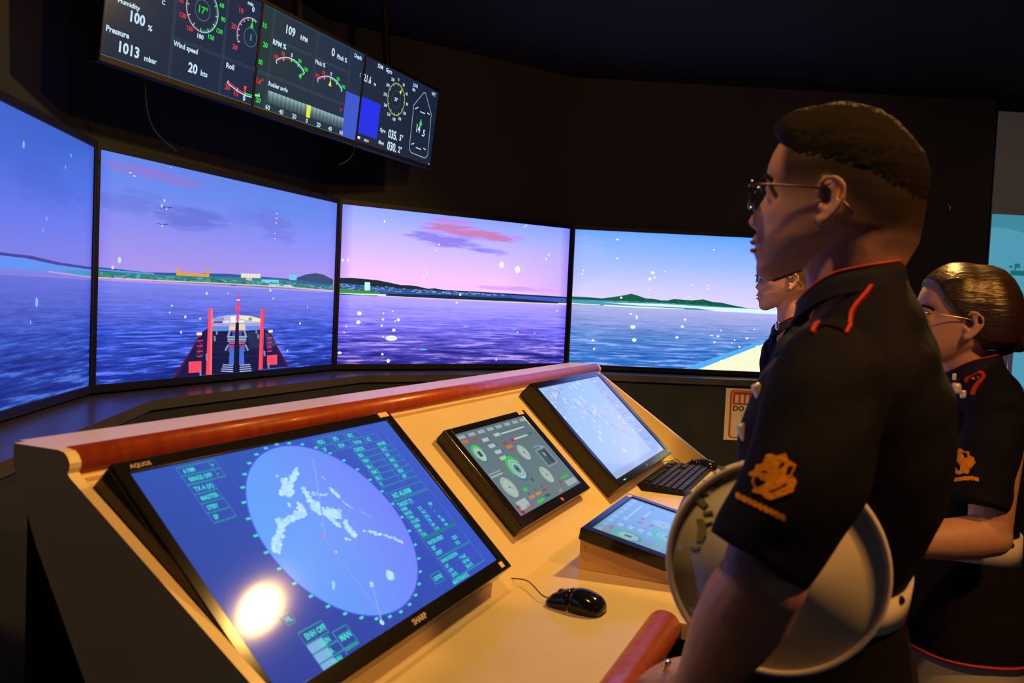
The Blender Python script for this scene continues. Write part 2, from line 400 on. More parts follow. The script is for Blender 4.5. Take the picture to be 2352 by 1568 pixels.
# ---- node based sea view -------------------------------------------------------------------------
def sea_mat(name, sky, water, vh, streak_lo, streak_hi, clouds, seed, glow=None, edge=(.8, .8, 1.0)):
    m = bpy.data.materials.new(name); m.use_nodes = True; nt = m.node_tree; N = nt.nodes; Lk = nt.links
    b = N['Principled BSDF']; b.inputs['Base Color'].default_value = (.008, .008, .01, 1); b.inputs['Roughness'].default_value = .3; b.inputs['Specular IOR Level'].default_value = .3
    uv = N.new('ShaderNodeUVMap'); uv.uv_map = 'UVMap'; sp = N.new('ShaderNodeSeparateXYZ'); Lk.new(uv.outputs[0], sp.inputs[0])
    U, V = sp.outputs[0], sp.outputs[1]
    def ma(op, a, b_=None, c=None, clamp=False):
        q = N.new('ShaderNodeMath'); q.operation = op; q.use_clamp = clamp
        for i, x in enumerate((a, b_, c)):
            if x is None: continue
            if isinstance(x, (int, float)): q.inputs[i].default_value = x
            else: Lk.new(x, q.inputs[i])
        return q.outputs[0]
    def mix(f, a, c2, typ='MIX'):
        q = N.new('ShaderNodeMix'); q.data_type = 'RGBA'; q.blend_type = typ
        for i, x in ((0, f), (6, a), (7, c2)):
            if isinstance(x, tuple): q.inputs[i].default_value = (*x, 1)
            elif isinstance(x, (int, float)): q.inputs[i].default_value = x
            else: Lk.new(x, q.inputs[i])
        return q.outputs[2]
    def ramp(x, stops):
        q = N.new('ShaderNodeValToRGB'); cr = q.color_ramp
        while len(cr.elements) < len(stops): cr.elements.new(.5)
        for e_, (p, c) in zip(cr.elements, stops): e_.position = p; e_.color = (*hdr(c), 1)
        Lk.new(x, q.inputs[0]); return q.outputs[0]
    def noise(vec, scale, det=5, rough=.55):
        q = N.new('ShaderNodeTexNoise'); q.inputs['Scale'].default_value = scale; q.inputs['Detail'].default_value = det; q.inputs['Roughness'].default_value = rough
        Lk.new(vec, q.inputs['Vector']); return q.outputs['Fac']
    def comb(x, y, z=0.):
        q = N.new('ShaderNodeCombineXYZ')
        for i, a in enumerate((x, y, z)):
            if isinstance(a, (int, float)): q.inputs[i].default_value = a
            else: Lk.new(a, q.inputs[i])
        return q.outputs[0]
    # sky: vertical ramp, sheared a little by a horizontal term
    tsky = ma('DIVIDE', ma('SUBTRACT', V, vh), 1-vh)
    col = ramp(tsky, sky)
    if glow:  # (u centre, width, colour, strength)
        g = ma('SUBTRACT', 1, ma('ABSOLUTE', ma('DIVIDE', ma('SUBTRACT', U, glow[0]), glow[1])), clamp=True)
        col = mix(ma('MULTIPLY', ma('MULTIPLY', g, glow[3]), ma('SUBTRACT', 1.15, tsky, clamp=True)), col, srgb(glow[2]))
    for (cx, cy, sx, sy, cc, st, sh) in clouds:
        du = ma('SUBTRACT', U, cx); dv = ma('ADD', ma('SUBTRACT', V, cy), ma('MULTIPLY', du, sh))
        r2 = ma('ADD', ma('POWER', ma('ABSOLUTE', ma('DIVIDE', du, sx)), 2.), ma('POWER', ma('ABSOLUTE', ma('DIVIDE', dv, sy)), 2.))
        nz = noise(comb(ma('MULTIPLY', U, 9.), ma('MULTIPLY', V, 34.), seed+cx*10+cy*17), 1., 6, .6)
        k = ma('MULTIPLY', ma('SUBTRACT', ma('ADD', ma('SUBTRACT', 1., r2), ma('MULTIPLY', ma('SUBTRACT', nz, .5), 2.6)), .15), 1.5, clamp=True)
        col = mix(ma('MULTIPLY', k, st), col, srgb(cc))
    # water
    dep = ma('MAXIMUM', ma('SUBTRACT', vh+.03, V), .012)
    px_ = ma('DIVIDE', ma('MULTIPLY', ma('SUBTRACT', U, .5), 1.78), dep); py_ = ma('DIVIDE', 1., dep)
    tw = ma('DIVIDE', V, vh)
    wc = ramp(tw, water)
    n1 = noise(comb(ma('MULTIPLY', px_, 1.5), ma('MULTIPLY', py_, 7.5), seed), 1., 5, .62)
    n2 = noise(comb(ma('MULTIPLY', U, 4.5), ma('MULTIPLY', V, 75.), seed+4.), 1., 4, .6)
    n3 = noise(comb(ma('MULTIPLY', U, 4.), ma('MULTIPLY', V, 24.), seed+9.), 1., 3, .5)
    nn = ma('ADD', ma('MULTIPLY', n1, .55), ma('ADD', ma('MULTIPLY', n2, .33), ma('MULTIPLY', n3, .12)))
    amp = ma('SUBTRACT', 1.22, ma('MULTIPLY', tw, 1.08), clamp=True)
    hi = ma('MULTIPLY', ma('MULTIPLY', ma('SUBTRACT', nn, .515), 14., clamp=True), amp)
    lo = ma('MULTIPLY', ma('MULTIPLY', ma('SUBTRACT', .49, nn), 14., clamp=True), amp)
    wc = mix(ma('MULTIPLY', hi, .9), wc, ramp(tw, streak_hi)); wc = mix(ma('MULTIPLY', lo, .85), wc, srgb(streak_lo))
    isw = ma('LESS_THAN', V, vh); col = mix(isw, col, wc)
    # backlight falls off in the outermost centimetres of the panel
    ed = ma('MULTIPLY', ma('MINIMUM', U, ma('SUBTRACT', 1., U)), 22., clamp=True)
    col = mix(ma('SUBTRACT', 1., ed), col, mix(1., col, edge, 'MULTIPLY'))
    Lk.new(col, b.inputs['Emission Color']); b.inputs['Emission Strength'].default_value = 1
    return m

def quad_uv(name, o, ex, ey, w, h, m, parent, z=0):
    n = np.cross(ex, ey)
    me = mesh(name, [o+n*z, o+ex*w+n*z, o+ex*w+ey*h+n*z, o+ey*h+n*z], [(0, 1, 2, 3)])
    uv = me.uv_layers.new(name='UVMap'); uv.data.foreach_set('uv', [0, 0, 1, 0, 1, 1, 0, 1])
    return mobj(name, me, m, parent)

VH = .447
SEA = [
    dict(sky=[(0, (122, 120, 214)), (.35, (96, 114, 222)), (.7, (70, 106, 214)), (1, (60, 100, 204))], water=[(0, (16, 46, 140)), (.5, (38, 74, 182)), (1, (94, 106, 208))],
         streak_lo=(8, 24, 108), streak_hi=[(0, (72, 122, 226)), (1, (100, 120, 226))], clouds=[(.75, .78, .2, .1, (62, 92, 200), .4, 0)], seed=1.3),
    dict(sky=[(0, (184, 150, 230)), (.2, (164, 148, 238)), (.5, (136, 142, 242)), (.8, (104, 138, 240)), (1, (98, 134, 232))], water=[(0, (22, 48, 150)), (.5, (54, 84, 206)), (1, (128, 134, 238))],
         streak_lo=(14, 26, 120), streak_hi=[(0, (110, 146, 250)), (1, (136, 146, 252))], clouds=[(.2, .94, .22, .035, (160, 110, 196), .5, 0), (.1, .8, .14, .07, (92, 116, 214), .5, .0), (.32, .77, .16, .075, (88, 100, 206), .6, .0), (.66, .80, .13, .10, (108, 110, 216), .5, .3), (.52, .82, .1, .05, (100, 120, 228), .4, 0)], seed=3.1),
    dict(sky=[(0, (250, 205, 250)), (.25, (240, 200, 255)), (.55, (214, 192, 255)), (.85, (164, 180, 255)), (1, (142, 166, 250))], water=[(0, (48, 44, 166)), (.4, (104, 98, 226)), (1, (188, 172, 255))],
         streak_lo=(22, 20, 108), streak_hi=[(0, (206, 170, 240)), (1, (200, 184, 255))], clouds=[(.52, .90, .3, .050, (206, 120, 140), .85, .06), (.42, .83, .2, .055, (136, 116, 206), .8, .1), (.62, .785, .1, .03, (120, 112, 216), .7, .1), (.45, .965, .12, .02, (204, 128, 150), .6, 0), (.74, .535, .22, .022, (208, 160, 232), .8, .0)], seed=5.7,
         glow=(1.0, .35, (150, 150, 250), .5), edge=(.62, .58, 1.0)),
    dict(sky=[(0, (232, 218, 252)), (.25, (212, 208, 255)), (.6, (158, 190, 255)), (.93, (112, 172, 252)), (1, (86, 164, 246))], water=[(0, (30, 112, 204)), (.5, (92, 140, 214)), (1, (184, 186, 242))],
         streak_lo=(6, 84, 176), streak_hi=[(0, (164, 190, 248)), (1, (186, 190, 246))], clouds=[(.04, .8, .12, .2, (176, 190, 250), .35, 0)], seed=8.2, edge=(.9, .9, 1.0)),
]
TVL = ['leftmost large wall screen showing dim blue sea and low coast', 'large wall screen showing a red-masted ship bow heading over the sea',
       'large wall screen showing a pink sunset sky with orange clouds over the sea', 'large wall screen showing green hills and a bright white boat corner']
BZ = .0135
CANV = []
for i, (p, a) in enumerate(SCR):
    ex, n = adir(a), anrm(a)
    t = empty('wall_display', p+ex*TW/2-EZ*.02, -a, label=TVL[i], cat='screen', group='row of large sea view screens')
    screen_frame('bezel', p, ex, EZ, TW, THH, (BZ, BZ, .024, .022), .06, M['tvframe'], t, .004, .005)
    scm = quad_uv('screen', p, ex, EZ, TW, THH, sea_mat('sea_view_picture', vh=VH, **SEA[i]), t)
    c = Canvas(p, ex, EZ, TW, THH); CANV.append((c, scm))

def px_line(c, pts): return [c.loc(p) for p in pts]
def band(c, top, bot, col):
    """polygon between two photo polylines"""
    c.poly([c.loc(p) for p in top]+[c.loc(p) for p in bot[::-1]], col)
CANV[1][0].fit([(227, 350), (769, 463), (765, 838), (220, 880)]); CANV[2][0].fit([(787, 468), (1308, 525), (1298, 833), (775, 832)])
# --- screen 1
c, s1 = CANV[0]
band(c, [(-200, 560), (0, 579), (70, 587), (140, 603), (209, 613)], [(-200, 600), (0, 612), (209, 628)], (36, 44, 130))
c.layer(); band(c, [(-200, 575), (0, 586), (60, 593), (130, 608), (209, 619)], [(-200, 622), (0, 617), (130, 624), (209, 629)], (82, 140, 232))
c.layer(); band(c, [(140, 622), (175, 620), (209, 624)], [(140, 624), (175, 631), (209, 635)], (60, 140, 190)); band(c, [(110, 622), (209, 634)], [(110, 625), (209, 638)], (176, 160, 200))
for q in ((54, 332, 5), (163, 357, 3), (150, 384, 3), (84, 694, 7), (107, 502, 3), (70, 740, 3), (98, 530, 3)):
    c.disc(c.loc(q[:2]), q[2]*.0012, (130, 180, 226), q[2]*.0018, 10)
c.build('screen_graphics', PICM, s1)
# --- screen 2: coast, buildings, ship bow
c, s2 = CANV[1]
band(c, [(222, 613), (260, 616), (330, 624), (420, 626), (520, 627), (600, 634), (680, 640), (764, 648)], [(222, 636), (764, 666)], (46, 84, 160))
c.layer()
band(c, [(678, 636), (700, 628), (722, 625), (740, 628), (764, 640)], [(678, 640), (764, 652)], (38, 70, 96))
c.layer()
band(c, [(222, 622), (300, 626), (420, 632), (560, 636), (640, 640), (700, 650), (764, 656)], [(222, 637), (764, 667)], (48, 132, 120))
c.layer()
for k in range(220):
    x = rng.uniform(226, 764); y0_ = 624+(x-222)*.05; y = rng.uniform(y0_, y0_+12)
    w_ = rng.uniform(3, 12); col = [(38, 92, 96), (70, 170, 120), (60, 120, 170), (96, 170, 214)][rng.randint(4)]
    band(c, [(x, y), (x+w_, y+.5)], [(x, y+rng.uniform(2, 4)), (x+w_, y+3)], col)
for x, y in ((225, 617), (250, 619), (280, 621)): band(c, [(x, y), (x+70, y+5)], [(x, y+3), (x+70, y+9)], (96, 150, 220))
for (x, y, w_, h_, col) in ((548, 626, 46, 10, (214, 214, 220)), (660, 628, 18, 13, (116, 200, 236)), (596, 640, 40, 8, (120, 210, 230)), (612, 650, 26, 7, (190, 224, 250)), (648, 652, 20, 6, (196, 226, 250)), (560, 636, 14, 5, (220, 180, 170))):
    band(c, [(x, y), (x+w_, y+1)], [(x, y+h_), (x+w_, y+h_+1)], col)
c.layer()
og = (226, 160, 70)
band(c, [(400, 623), (475, 628)], [(400, 631), (475, 635)], og); band(c, [(400, 612), (405, 612)], [(400, 627), (405, 627)], og); band(c, [(469, 618), (475, 618)], [(469, 632), (475, 632)], og)
for k in range(6): band(c, [(550+k*7, 627), (554+k*7, 627.5)], [(550+k*7, 635), (554+k*7, 635.5)], (246, 236, 200))
band(c, [(222, 635), (330, 640), (500, 648), (640, 655), (764, 665)], [(222, 638), (330, 643), (500, 650.5), (640, 658), (764, 668)], (232, 190, 190))
c.pline(px_line(c, [(270, 622), (271, 606), (280, 605), (300, 616), (330, 624)]), .0018, (110, 170, 236))
for q in ((272, 597, 6, 9), (257, 614, 5, 5), (628, 488, 5, 2), (628, 499, 5, 2), (627, 510, 5, 2), (625, 534, 5, 2), (625, 546, 5, 2), (371, 462, 3, 5), (365, 474, 4, 5), (294, 401, 5, 2), (303, 408, 5, 2), (384, 388, 2, 2), (470, 672, 5, 5), (617, 665, 6, 5), (624, 684, 4, 4), (391, 700, 4, 3), (386, 716, 3, 3), (422, 726, 5, 5), (413, 761, 4, 5), (456, 730, 5, 3), (688, 742, 5, 5), (660, 806, 4, 5), (519, 672, 2, 4), (705, 704, 2, 6)):
    c.disc(c.loc(q[:2]), q[2]*.0011, (206, 224, 244), q[3]*.0011, 10)
for (x, y) in ((376, 478), (367, 516)):   # gulls
    c.pline(px_line(c, [(x-12, y-3), (x-2, y), (x, y+3), (x+3, y), (x+13, y-1)]), .002, (60, 60, 110)); c.disc(c.loc((x, y+3)), .004, (230, 236, 240), .003, 8)
c.layer()
def Z6(x, y): return (350+x/6.534, 640+y/6.534)    # coordinates read off an enlarged crop of the ship
def zp(pts, col): c.ppoly([Z6(*p) for p in pts], col)
zp([(290, 1480), (560, 1060), (700, 800), (800, 740), (880, 720), (1600, 720), (1760, 800), (1860, 1000), (2050, 1320)], (22, 20, 70))
c.layer()
zp([(290, 1480), (560, 1060), (700, 800), (716, 806), (585, 1060), (345, 1470)], (84, 18, 66)); zp([(2050, 1320), (1860, 1000), (1760, 800), (1744, 806), (1840, 1000), (2015, 1325)], (84, 18, 66))
zp([(880, 780), (1590, 770), (1590, 1385), (880, 1425)], (16, 18, 60))
for k in range(7):
    y = 880+k*62+k*k*3; zp([(885, y), (1590, y-22), (1590, y-17), (885, y+5)], (40, 52, 170))
zp([(1400, 800), (1590, 780), (1590, 1040), (1440, 1050)], (52, 60, 104)); zp([(1680, 800), (1745, 830), (1850, 1000), (1700, 1030)], (52, 60, 104))
zp([(870, 600), (960, 560), (1100, 540), (1250, 530), (1420, 545), (1540, 570), (1610, 590), (1610, 660), (870, 660)], (190, 190, 220))
zp([(880, 655), (1600, 665), (1600, 760), (1380, 775), (1120, 775), (880, 778)], (92, 140, 232))
c.layer()
zp([(900, 585), (1040, 556), (1060, 620), (890, 630)], (150, 140, 220)); zp([(1290, 545), (1450, 556), (1600, 600), (1600, 640), (1480, 630), (1290, 590)], (240, 232, 190))
zp([(880, 655), (1600, 665), (1600, 700), (880, 705)], (176, 160, 220)); zp([(890, 632), (1030, 625), (1030, 660), (890, 662)], (70, 76, 120))
zp([(1150, 555), (1220, 555), (1220, 620), (1150, 620)], (236, 244, 240)); zp([(1028, 620), (1130, 620), (1130, 655), (1028, 655)], (210, 226, 236)); zp([(1150, 618), (1350, 618), (1350, 648), (1150, 648)], (246, 250, 236))
zp([(1420, 575), (1470, 575), (1470, 620), (1420, 620)], (60, 66, 110))
for sx_ in (-1, 1):
    X = lambda x: 1250+sx_*(x-1250)
    zp([(X(1275), 672), (X(1370), 672), (X(1375), 765), (X(1275), 765)], (222, 214, 190)); zp([(X(1275), 762), (X(1345), 762), (X(1345), 785), (X(1275), 785)], (236, 70, 90))
    zp([(X(1275), 785), (X(1320), 785), (X(1320), 850), (X(1275), 850)], (60, 80, 190))
    zp([(X(1345), 785), (X(1375), 765), (X(1405), 870), (X(1375), 872)], (116, 156, 214)); zp([(X(1365), 985), (X(1390), 980), (X(1437), 1065), (X(1410), 1080)], (110, 160, 206))
    for k in range(4): zp([(X(1280), 852+k*24), (X(1390), 852+k*24), (X(1395), 864+k*24), (X(1280), 864+k*24)], (176, 200, 232))
    zp([(X(1280), 948), (X(1375), 948), (X(1375), 972), (X(1280), 972)], (232, 80, 110)); zp([(X(1285), 985), (X(1365), 985), (X(1380), 1085), (X(1300), 1085)], (120, 76, 160))
    zp([(X(1290), 1040), (X(1350), 1000), (X(1370), 1290), (X(1290), 1290)], (70, 110, 220))
    zp([(X(1300), 1285), (X(1450), 1275), (X(1500), 1380), (X(1300), 1400)], (40, 48, 120))
    c.layer()
    for k in range(4): zp([(X(1300), 1290+k*32), (X(1455+k*8), 1278+k*32), (X(1460+k*8), 1292+k*32), (X(1300), 1304+k*32)], (176, 190, 222))
zp([(1225, 650), (1275, 650), (1285, 1400), (1205, 1405)], (14, 12, 50))
c.layer()
rd = (250, 74, 100)
zp([(1250, 185), (1262, 185), (1272, 400), (1268, 650), (1238, 650), (1240, 400)], (222, 60, 130)); zp([(1215, 400), (1290, 400), (1290, 450), (1270, 470), (1235, 470), (1215, 450)], rd); zp([(1232, 300), (1280, 296), (1280, 320), (1232, 322)], (230, 230, 240))
zp([(812, 445), (830, 430), (860, 430), (876, 445), (878, 1440), (790, 1440)], rd); zp([(1602, 450), (1620, 438), (1645, 438), (1658, 450), (1650, 1365), (1585, 1365)], rd)
zp([(845, 445), (876, 445), (878, 1440), (850, 1440)], (255, 120, 130)); zp([(1635, 445), (1658, 450), (1650, 1365), (1628, 1365)], (216, 60, 96))
zp([(527, 1235), (720, 1225), (722, 1395), (530, 1408)], rd); zp([(1710, 1150), (1868, 1140), (1870, 1290), (1716, 1300)], rd)
zp([(640, 795), (720, 795), (720, 835), (640, 835)], (240, 240, 236)); zp([(645, 835), (718, 835), (700, 856), (660, 856)], rd)
zp([(1725, 765), (1790, 765), (1790, 800), (1725, 800)], (240, 240, 236)); zp([(1728, 800), (1788, 800), (1775, 815), (1740, 815)], rd)
for x0_, x1_, ys in ((650, 735, (915, 995, 1075, 1150)), (1715, 1780, (880, 950, 1020, 1085))):
    for y in ys: zp([(x0_, y), (x1_, y-8), (x1_, y+8), (x0_, y+18)], (226, 60, 120))
    c.pline(px_line(c, [Z6(x0_+8, ys[0]), Z6(x1_-8, ys[1]), Z6(x0_+8, ys[2]), Z6(x1_-8, ys[3])]), .003, (150, 40, 96))
    c.line(c.loc(Z6(x0_, ys[0])), c.loc(Z6(x0_, ys[3])), .0025, (130, 30, 90)); c.line(c.loc(Z6(x1_, ys[0])), c.loc(Z6(x1_, ys[3])), .0025, (130, 30, 90))
for (x, y, h_) in ((925, 770, 60), (895, 850, 80), (780, 1120, 100), (690, 1360, 90), (1525, 765, 50), (1555, 830, 60), (1655, 1080, 80), (1720, 1270, 80)):
    zp([(x, y), (x+28, y), (x+34, y+h_), (x+6, y+h_)], (130, 136, 170))
c.build('screen_graphics', PICM, s2)
# --- screen 3
c, s3 = CANV[2]
def Z3(x, y): return (750+x/3.563, 440+y/3.563)
def z3(pts, col): c.ppoly([Z3(*p) for p in pts], col)
z3([(100, 695), (210, 695), (420, 715), (520, 735), (610, 755), (690, 757), (760, 768), (830, 785), (890, 782), (960, 795), (1200, 808), (1500, 826), (1980, 856), (1980, 920), (100, 830)], (16, 44, 50))
c.layer()
z3([(100, 735), (200, 742), (380, 765), (560, 780), (760, 792), (960, 806), (1200, 818), (1500, 836), (1980, 868), (1980, 905), (1500, 862), (500, 832), (100, 800)], (44, 84, 150))
c.layer()
for k in range(260):
    t = rng.uniform(0, 1)**1.2; x = 105+t*1350; yt = 742+(x-100)*.068; y = yt+rng.uniform(-2, 40*(1-t)+8); w_ = rng.uniform(8, 26)
    z3([(x, y), (x+w_, y+2), (x+w_, y+6), (x, y+5)], [(130, 160, 230), (90, 120, 200), (160, 190, 240), (60, 100, 150)][rng.randint(4)])
z3([(100, 780), (260, 795), (440, 815), (440, 838), (100, 815)], (56, 150, 60))
z3([(490, 826), (1000, 838), (1500, 868), (1900, 905), (1500, 890), (560, 848)], (14, 40, 76)); z3([(1500, 842), (1960, 866), (1960, 900), (1560, 866)], (60, 90, 200))
c.layer()
z3([(316, 730), (360, 733), (358, 800), (314, 798)], (196, 252, 255)); z3([(100, 816), (300, 824), (440, 828), (490, 830), (490, 842), (300, 836), (100, 822)], (220, 248, 226))
z3([(420, 838), (1000, 868), (1900, 908), (1980, 914), (1980, 922), (1000, 876), (420, 845)], (236, 206, 190)); z3([(1900, 903), (1980, 908), (1980, 915), (1900, 910)], (240, 240, 200))
for q in ((1434, 592, 22, 27), (1564, 632, 24, 30), (273, 985, 17, 14), (265, 1057, 16, 14), (466, 1034, 9, 9), (457, 1085, 9, 9), (593, 1038, 12, 11), (556, 1122, 13, 12), (536, 1188, 44, 20), (512, 1373, 13, 14), (463, 1318, 9, 9), (820, 650, 8, 8), (796, 696, 9, 6), (921, 427, 8, 7), (892, 476, 7, 6), (1820, 512, 8, 9), (1797, 545, 8, 8), (136, 552, 8, 12), (180, 552, 8, 12), (1570, 1143, 6, 6), (1398, 1365, 7, 9), (1711, 1152, 5, 5), (1630, 276, 8, 7), (1616, 288, 7, 6), (475, 240, 7, 10), (1069, 900, 9, 9), (1097, 834, 10, 9), (1893, 970, 8, 6), (545, 966, 7, 6), (113, 1306, 14, 10), (471, 985, 6, 7), (149, 1140, 6, 5), (168, 1090, 7, 6), (470, 1176, 6, 7), (567, 1048, 8, 5)):
    c.disc(c.loc(Z3(q[0], q[1])), q[2]*.00066, (240, 246, 236), q[3]*.00062, 12)
for q in ((800, 1280, 26), (1146, 1095, 20), (1540, 1117, 26)):
    c.disc(c.loc(Z3(q[0], q[1])), q[2]*.0008, (96, 206, 240), .003, 12)
c.build('screen_graphics', PICM, s3)
# --- screen 4
c, s4 = CANV[3]
def Z4(x, y): return (1250+x/3.733, 480+y/3.733)
def z4(pts, col): c.ppoly([Z4(*p) for p in pts], col)
z4([(225, 748), (330, 752), (500, 765), (600, 752), (690, 738), (745, 725), (800, 740), (870, 765), (930, 768), (1000, 782), (1060, 782), (1115, 770), (1200, 778), (1270, 782), (1365, 774), (1440, 795), (1520, 802), (1620, 825), (1740, 848), (1860, 856), (1900, 862), (1500, 850), (225, 820)], (14, 92, 66))
c.layer()
z4([(225, 775), (600, 785), (1000, 800), (1500, 835), (2260, 880), (2260, 900), (1400, 868), (225, 812)], (70, 160, 190))
for k in range(70):
    x = rng.uniform(560, 1420); y = 778+abs(x-760)*.012+rng.uniform(0, 25); z4([(x, y), (x+26, y+5), (x+20, y+12), (x-8, y+8)], [(10, 74, 56), (24, 112, 74)][rng.randint(2)])
c.layer()
z4([(500, 800), (1000, 812), (1400, 838), (1800, 856), (2260, 878), (2260, 915), (1800, 893), (1460, 875), (1300, 850), (800, 826)], (226, 250, 255))
z4([(225, 806), (480, 818), (480, 825), (225, 815)], (244, 250, 226)); z4([(510, 820), (840, 836), (1200, 852), (1200, 860), (840, 848), (510, 830)], (244, 250, 226))
z4([(860, 836), (1240, 848), (1450, 862), (1440, 868), (1200, 856)], (44, 140, 120))
z4([(1180, 1370), (2040, 1070), (2600, 900), (2600, 1440), (1300, 1376)], (84, 176, 246))
c.layer()
z4([(1320, 1374), (2010, 1105), (2600, 900), (2600, 1440)], (250, 252, 214))
for (x, y) in ((1525, 1305), (1830, 1182), (2000, 1110)): c.disc(c.loc(Z4(x, y)), .012, (252, 253, 226), .008, 12)
z4([(225, 1335), (540, 1350), (990, 1362), (1300, 1376), (1300, 1388), (225, 1350)], (40, 140, 200))
for q in ((930, 545, 16, 11), (905, 600, 14, 11), (946, 587, 9, 8), (760, 1010, 20, 14), (772, 1122, 16, 14), (1185, 1007, 15, 9), (1138, 1100, 13, 9), (1208, 947, 10, 9), (418, 1125, 11, 9), (427, 1198, 8, 8), (792, 920, 9, 8), (794, 936, 9, 6), (1490, 1090, 10, 8), (1460, 1140, 9, 7), (1737, 1108, 10, 8), (1673, 1181, 8, 8), (1632, 1123, 7, 6), (1610, 1146, 7, 5), (628, 261, 11, 6), (626, 421, 10, 6), (336, 526, 8, 6), (326, 554, 8, 6), (660, 759, 9, 8), (1407, 656, 7, 6), (1404, 681, 7, 6), (1265, 652, 9, 5), (1453, 350, 10, 5), (1240, 750, 9, 6), (1515, 1041, 6, 6), (1800, 1031, 7, 5), (742, 899, 10, 8), (1038, 534, 8, 4), (897, 693, 7, 5), (1435, 1083, 14, 4)):
    c.disc(c.loc(Z4(q[0], q[1])), q[2]*.0007, (240, 246, 250), q[3]*.0007, 12)
c.build('screen_graphics', PICM, s4)

# ------------------------------------------------------------------ overhead instrument displays
OA, OL, OG = .421, .098, .019
OSC = .54; ow, oh = OSC, OSC/1.746
oex = adir(OA); onb = np.array([-math.cos(OA), math.sin(OA), 0]); oup = EZ*math.cos(OL)-onb*math.sin(OL); onr = np.cross(oex, oup)
OTL = CAM+np.array([-1.488, 4.815, 1.63])*OSC
OCAN = []
OLAB = ['overhead instrument monitor at left showing pressure 1013 mbar and wind speed', 'middle overhead instrument monitor showing rudder angle and RPM gauges', 'right overhead instrument monitor showing compass heading 035.5 and ship outline']
for k in range(3):
    o = OTL+oex*ow*(k-1)*(1+OG)-oup*oh
    t = empty('instrument_display', o+oex*ow/2+oup*oh/2, -OA, label=OLAB[k], cat='monitor', group='instrument monitors hung above the sea view screens')
    screen_frame('bezel', o, oex, oup, ow, oh, (.0048, .0048, .016, .012), .035, M['tvframe'], t, .002, .003)
    mb = MB(); top = o+oex*ow/2+oup*(oh*.6)-onr*.04
    mb.tube([top-onr*.02, np.array([top[0]-onr[0]*.06, top[1]-onr[1]*.06, CEIL])], .016, 12, cap='flat')
    mb.box(o+oex*ow/2+oup*oh*.55-onr*.036, oex, oup, onr, -.08, .08, -.08, .08, -.03, -.001)
    mb.build('ceiling_bracket', M['blackm'], t)
    cv = Canvas(o, oex*(OSC/.598), oup*(OSC/.598), .598, .598/1.746); cv.tsx = 1.3; OCAN.append((cv, t))
WH = (196, 226, 244); GR = (44, 226, 70); RD = (214, 54, 60); LN = (52, 66, 84); YL = (226, 236, 60)
def Z1(x, y): return (200+x/5.345, y/5.345)
def Z2(x, y): return (560+x/3.92, y/3.92)
def obg(c, col, col2): c.poly([(0, 0), (c.w, 0), (c.w, c.h), (0, c.h)], col, [col, col2, col2, col]); c.layer()
OCAN[0][0].fit([(260, -163), (607, 0), (576, 241), (233, 118)]); OCAN[1][0].fit([(611, 11), (829, 123), (808, 332), (581, 248)]); OCAN[2][0].fit([(839, 128), (1016, 208), (995, 375), (813, 331)])
# left monitor
c, t = OCAN[0]; obg(c, (30, 44, 60), (27, 42, 70))
def vpx(c, p, q, th, col): c.line(c.loc(p), c.loc(q), th, col)
a_ = c.loc(Z1(1010, 600)); b_ = c.loc(Z1(1660, 620))
for x in (a_[0], b_[0]): c.rect(x-.006, 0, x+.006, c.h, (38, 56, 76))
c.rect(0, 0, .008, c.h, (34, 50, 66))
c.layer(); y_ = c.loc(Z1(1030, 420))[1]
for d in (0, .006): c.line((a_[0], y_-d), (c.w, y_-d), .0015, (64, 78, 96))
c.line((0, .0015), (c.w, .0015), .002, (90, 104, 120))
c.layer()
c.ptext(Z1(380, 15), 'Humidity', 9, WH); c.ptext(Z1(900, 30), 'C', 8, WH); c.ptext(Z1(500, 230), '100', 24, WH, sx=.72); c.ptext(Z1(730, 345), '%', 10, WH)
c.ptext(Z1(240, 350), 'Pressure', 11, WH, sx=.75); c.ptext(Z1(365, 590), '1013', 24, WH, sx=.72); c.ptext(Z1(680, 705), 'mbar', 10, WH, sx=.78)
c.ptext(Z1(1040, 530), 'Wind speed', 10, WH, sx=.7); c.ptext(Z1(1210, 845), '20', 22, WH, sx=.72); c.ptext(Z1(1365, 895), 'kts', 10, WH)
c.ptext(Z1(1690, 805), 'Roll', 10, WH, sx=.8)
g = c.loc(Z1(1405, 105)); R = .065
c.arc(g, R, .004, 0, 180, (150, 190, 190)); c.arc(g, R, .004, 180, 360, (176, 160, 180)); c.arc(g, .031, .003, 0, 360, (84, 98, 120))
for k in range(0, 180, 5): c.tick(g, R-.008, R-.002, k, .0011, GR)
for k in range(180, 360, 6): c.tick(g, R-.006, R-.002, k, .0011, RD)
c.layer()
for k in range(0, 360, 30): c.tick(g, R-.011, R, k, .0025, WH)
c.text((g[0], g[1]-.010), '17°', .021, (40, 200, 60), align='c', sx=.8)
for aa, s_, col in ((60, '60', GR), (90, '90', GR), (120, '120', GR), (150, '150', GR), (180, '180', WH), (210, '150', RD), (240, '120', RD), (270, '90', RD), (30, '30', GR), (330, '30', RD)):
    gg = math.radians(aa); p = (g[0]+.088*math.sin(gg), g[1]+.080*math.cos(gg)-.006)
    if p[1] < c.h-.012: c.text(p, s_, .011, col, align='c', sx=.8)
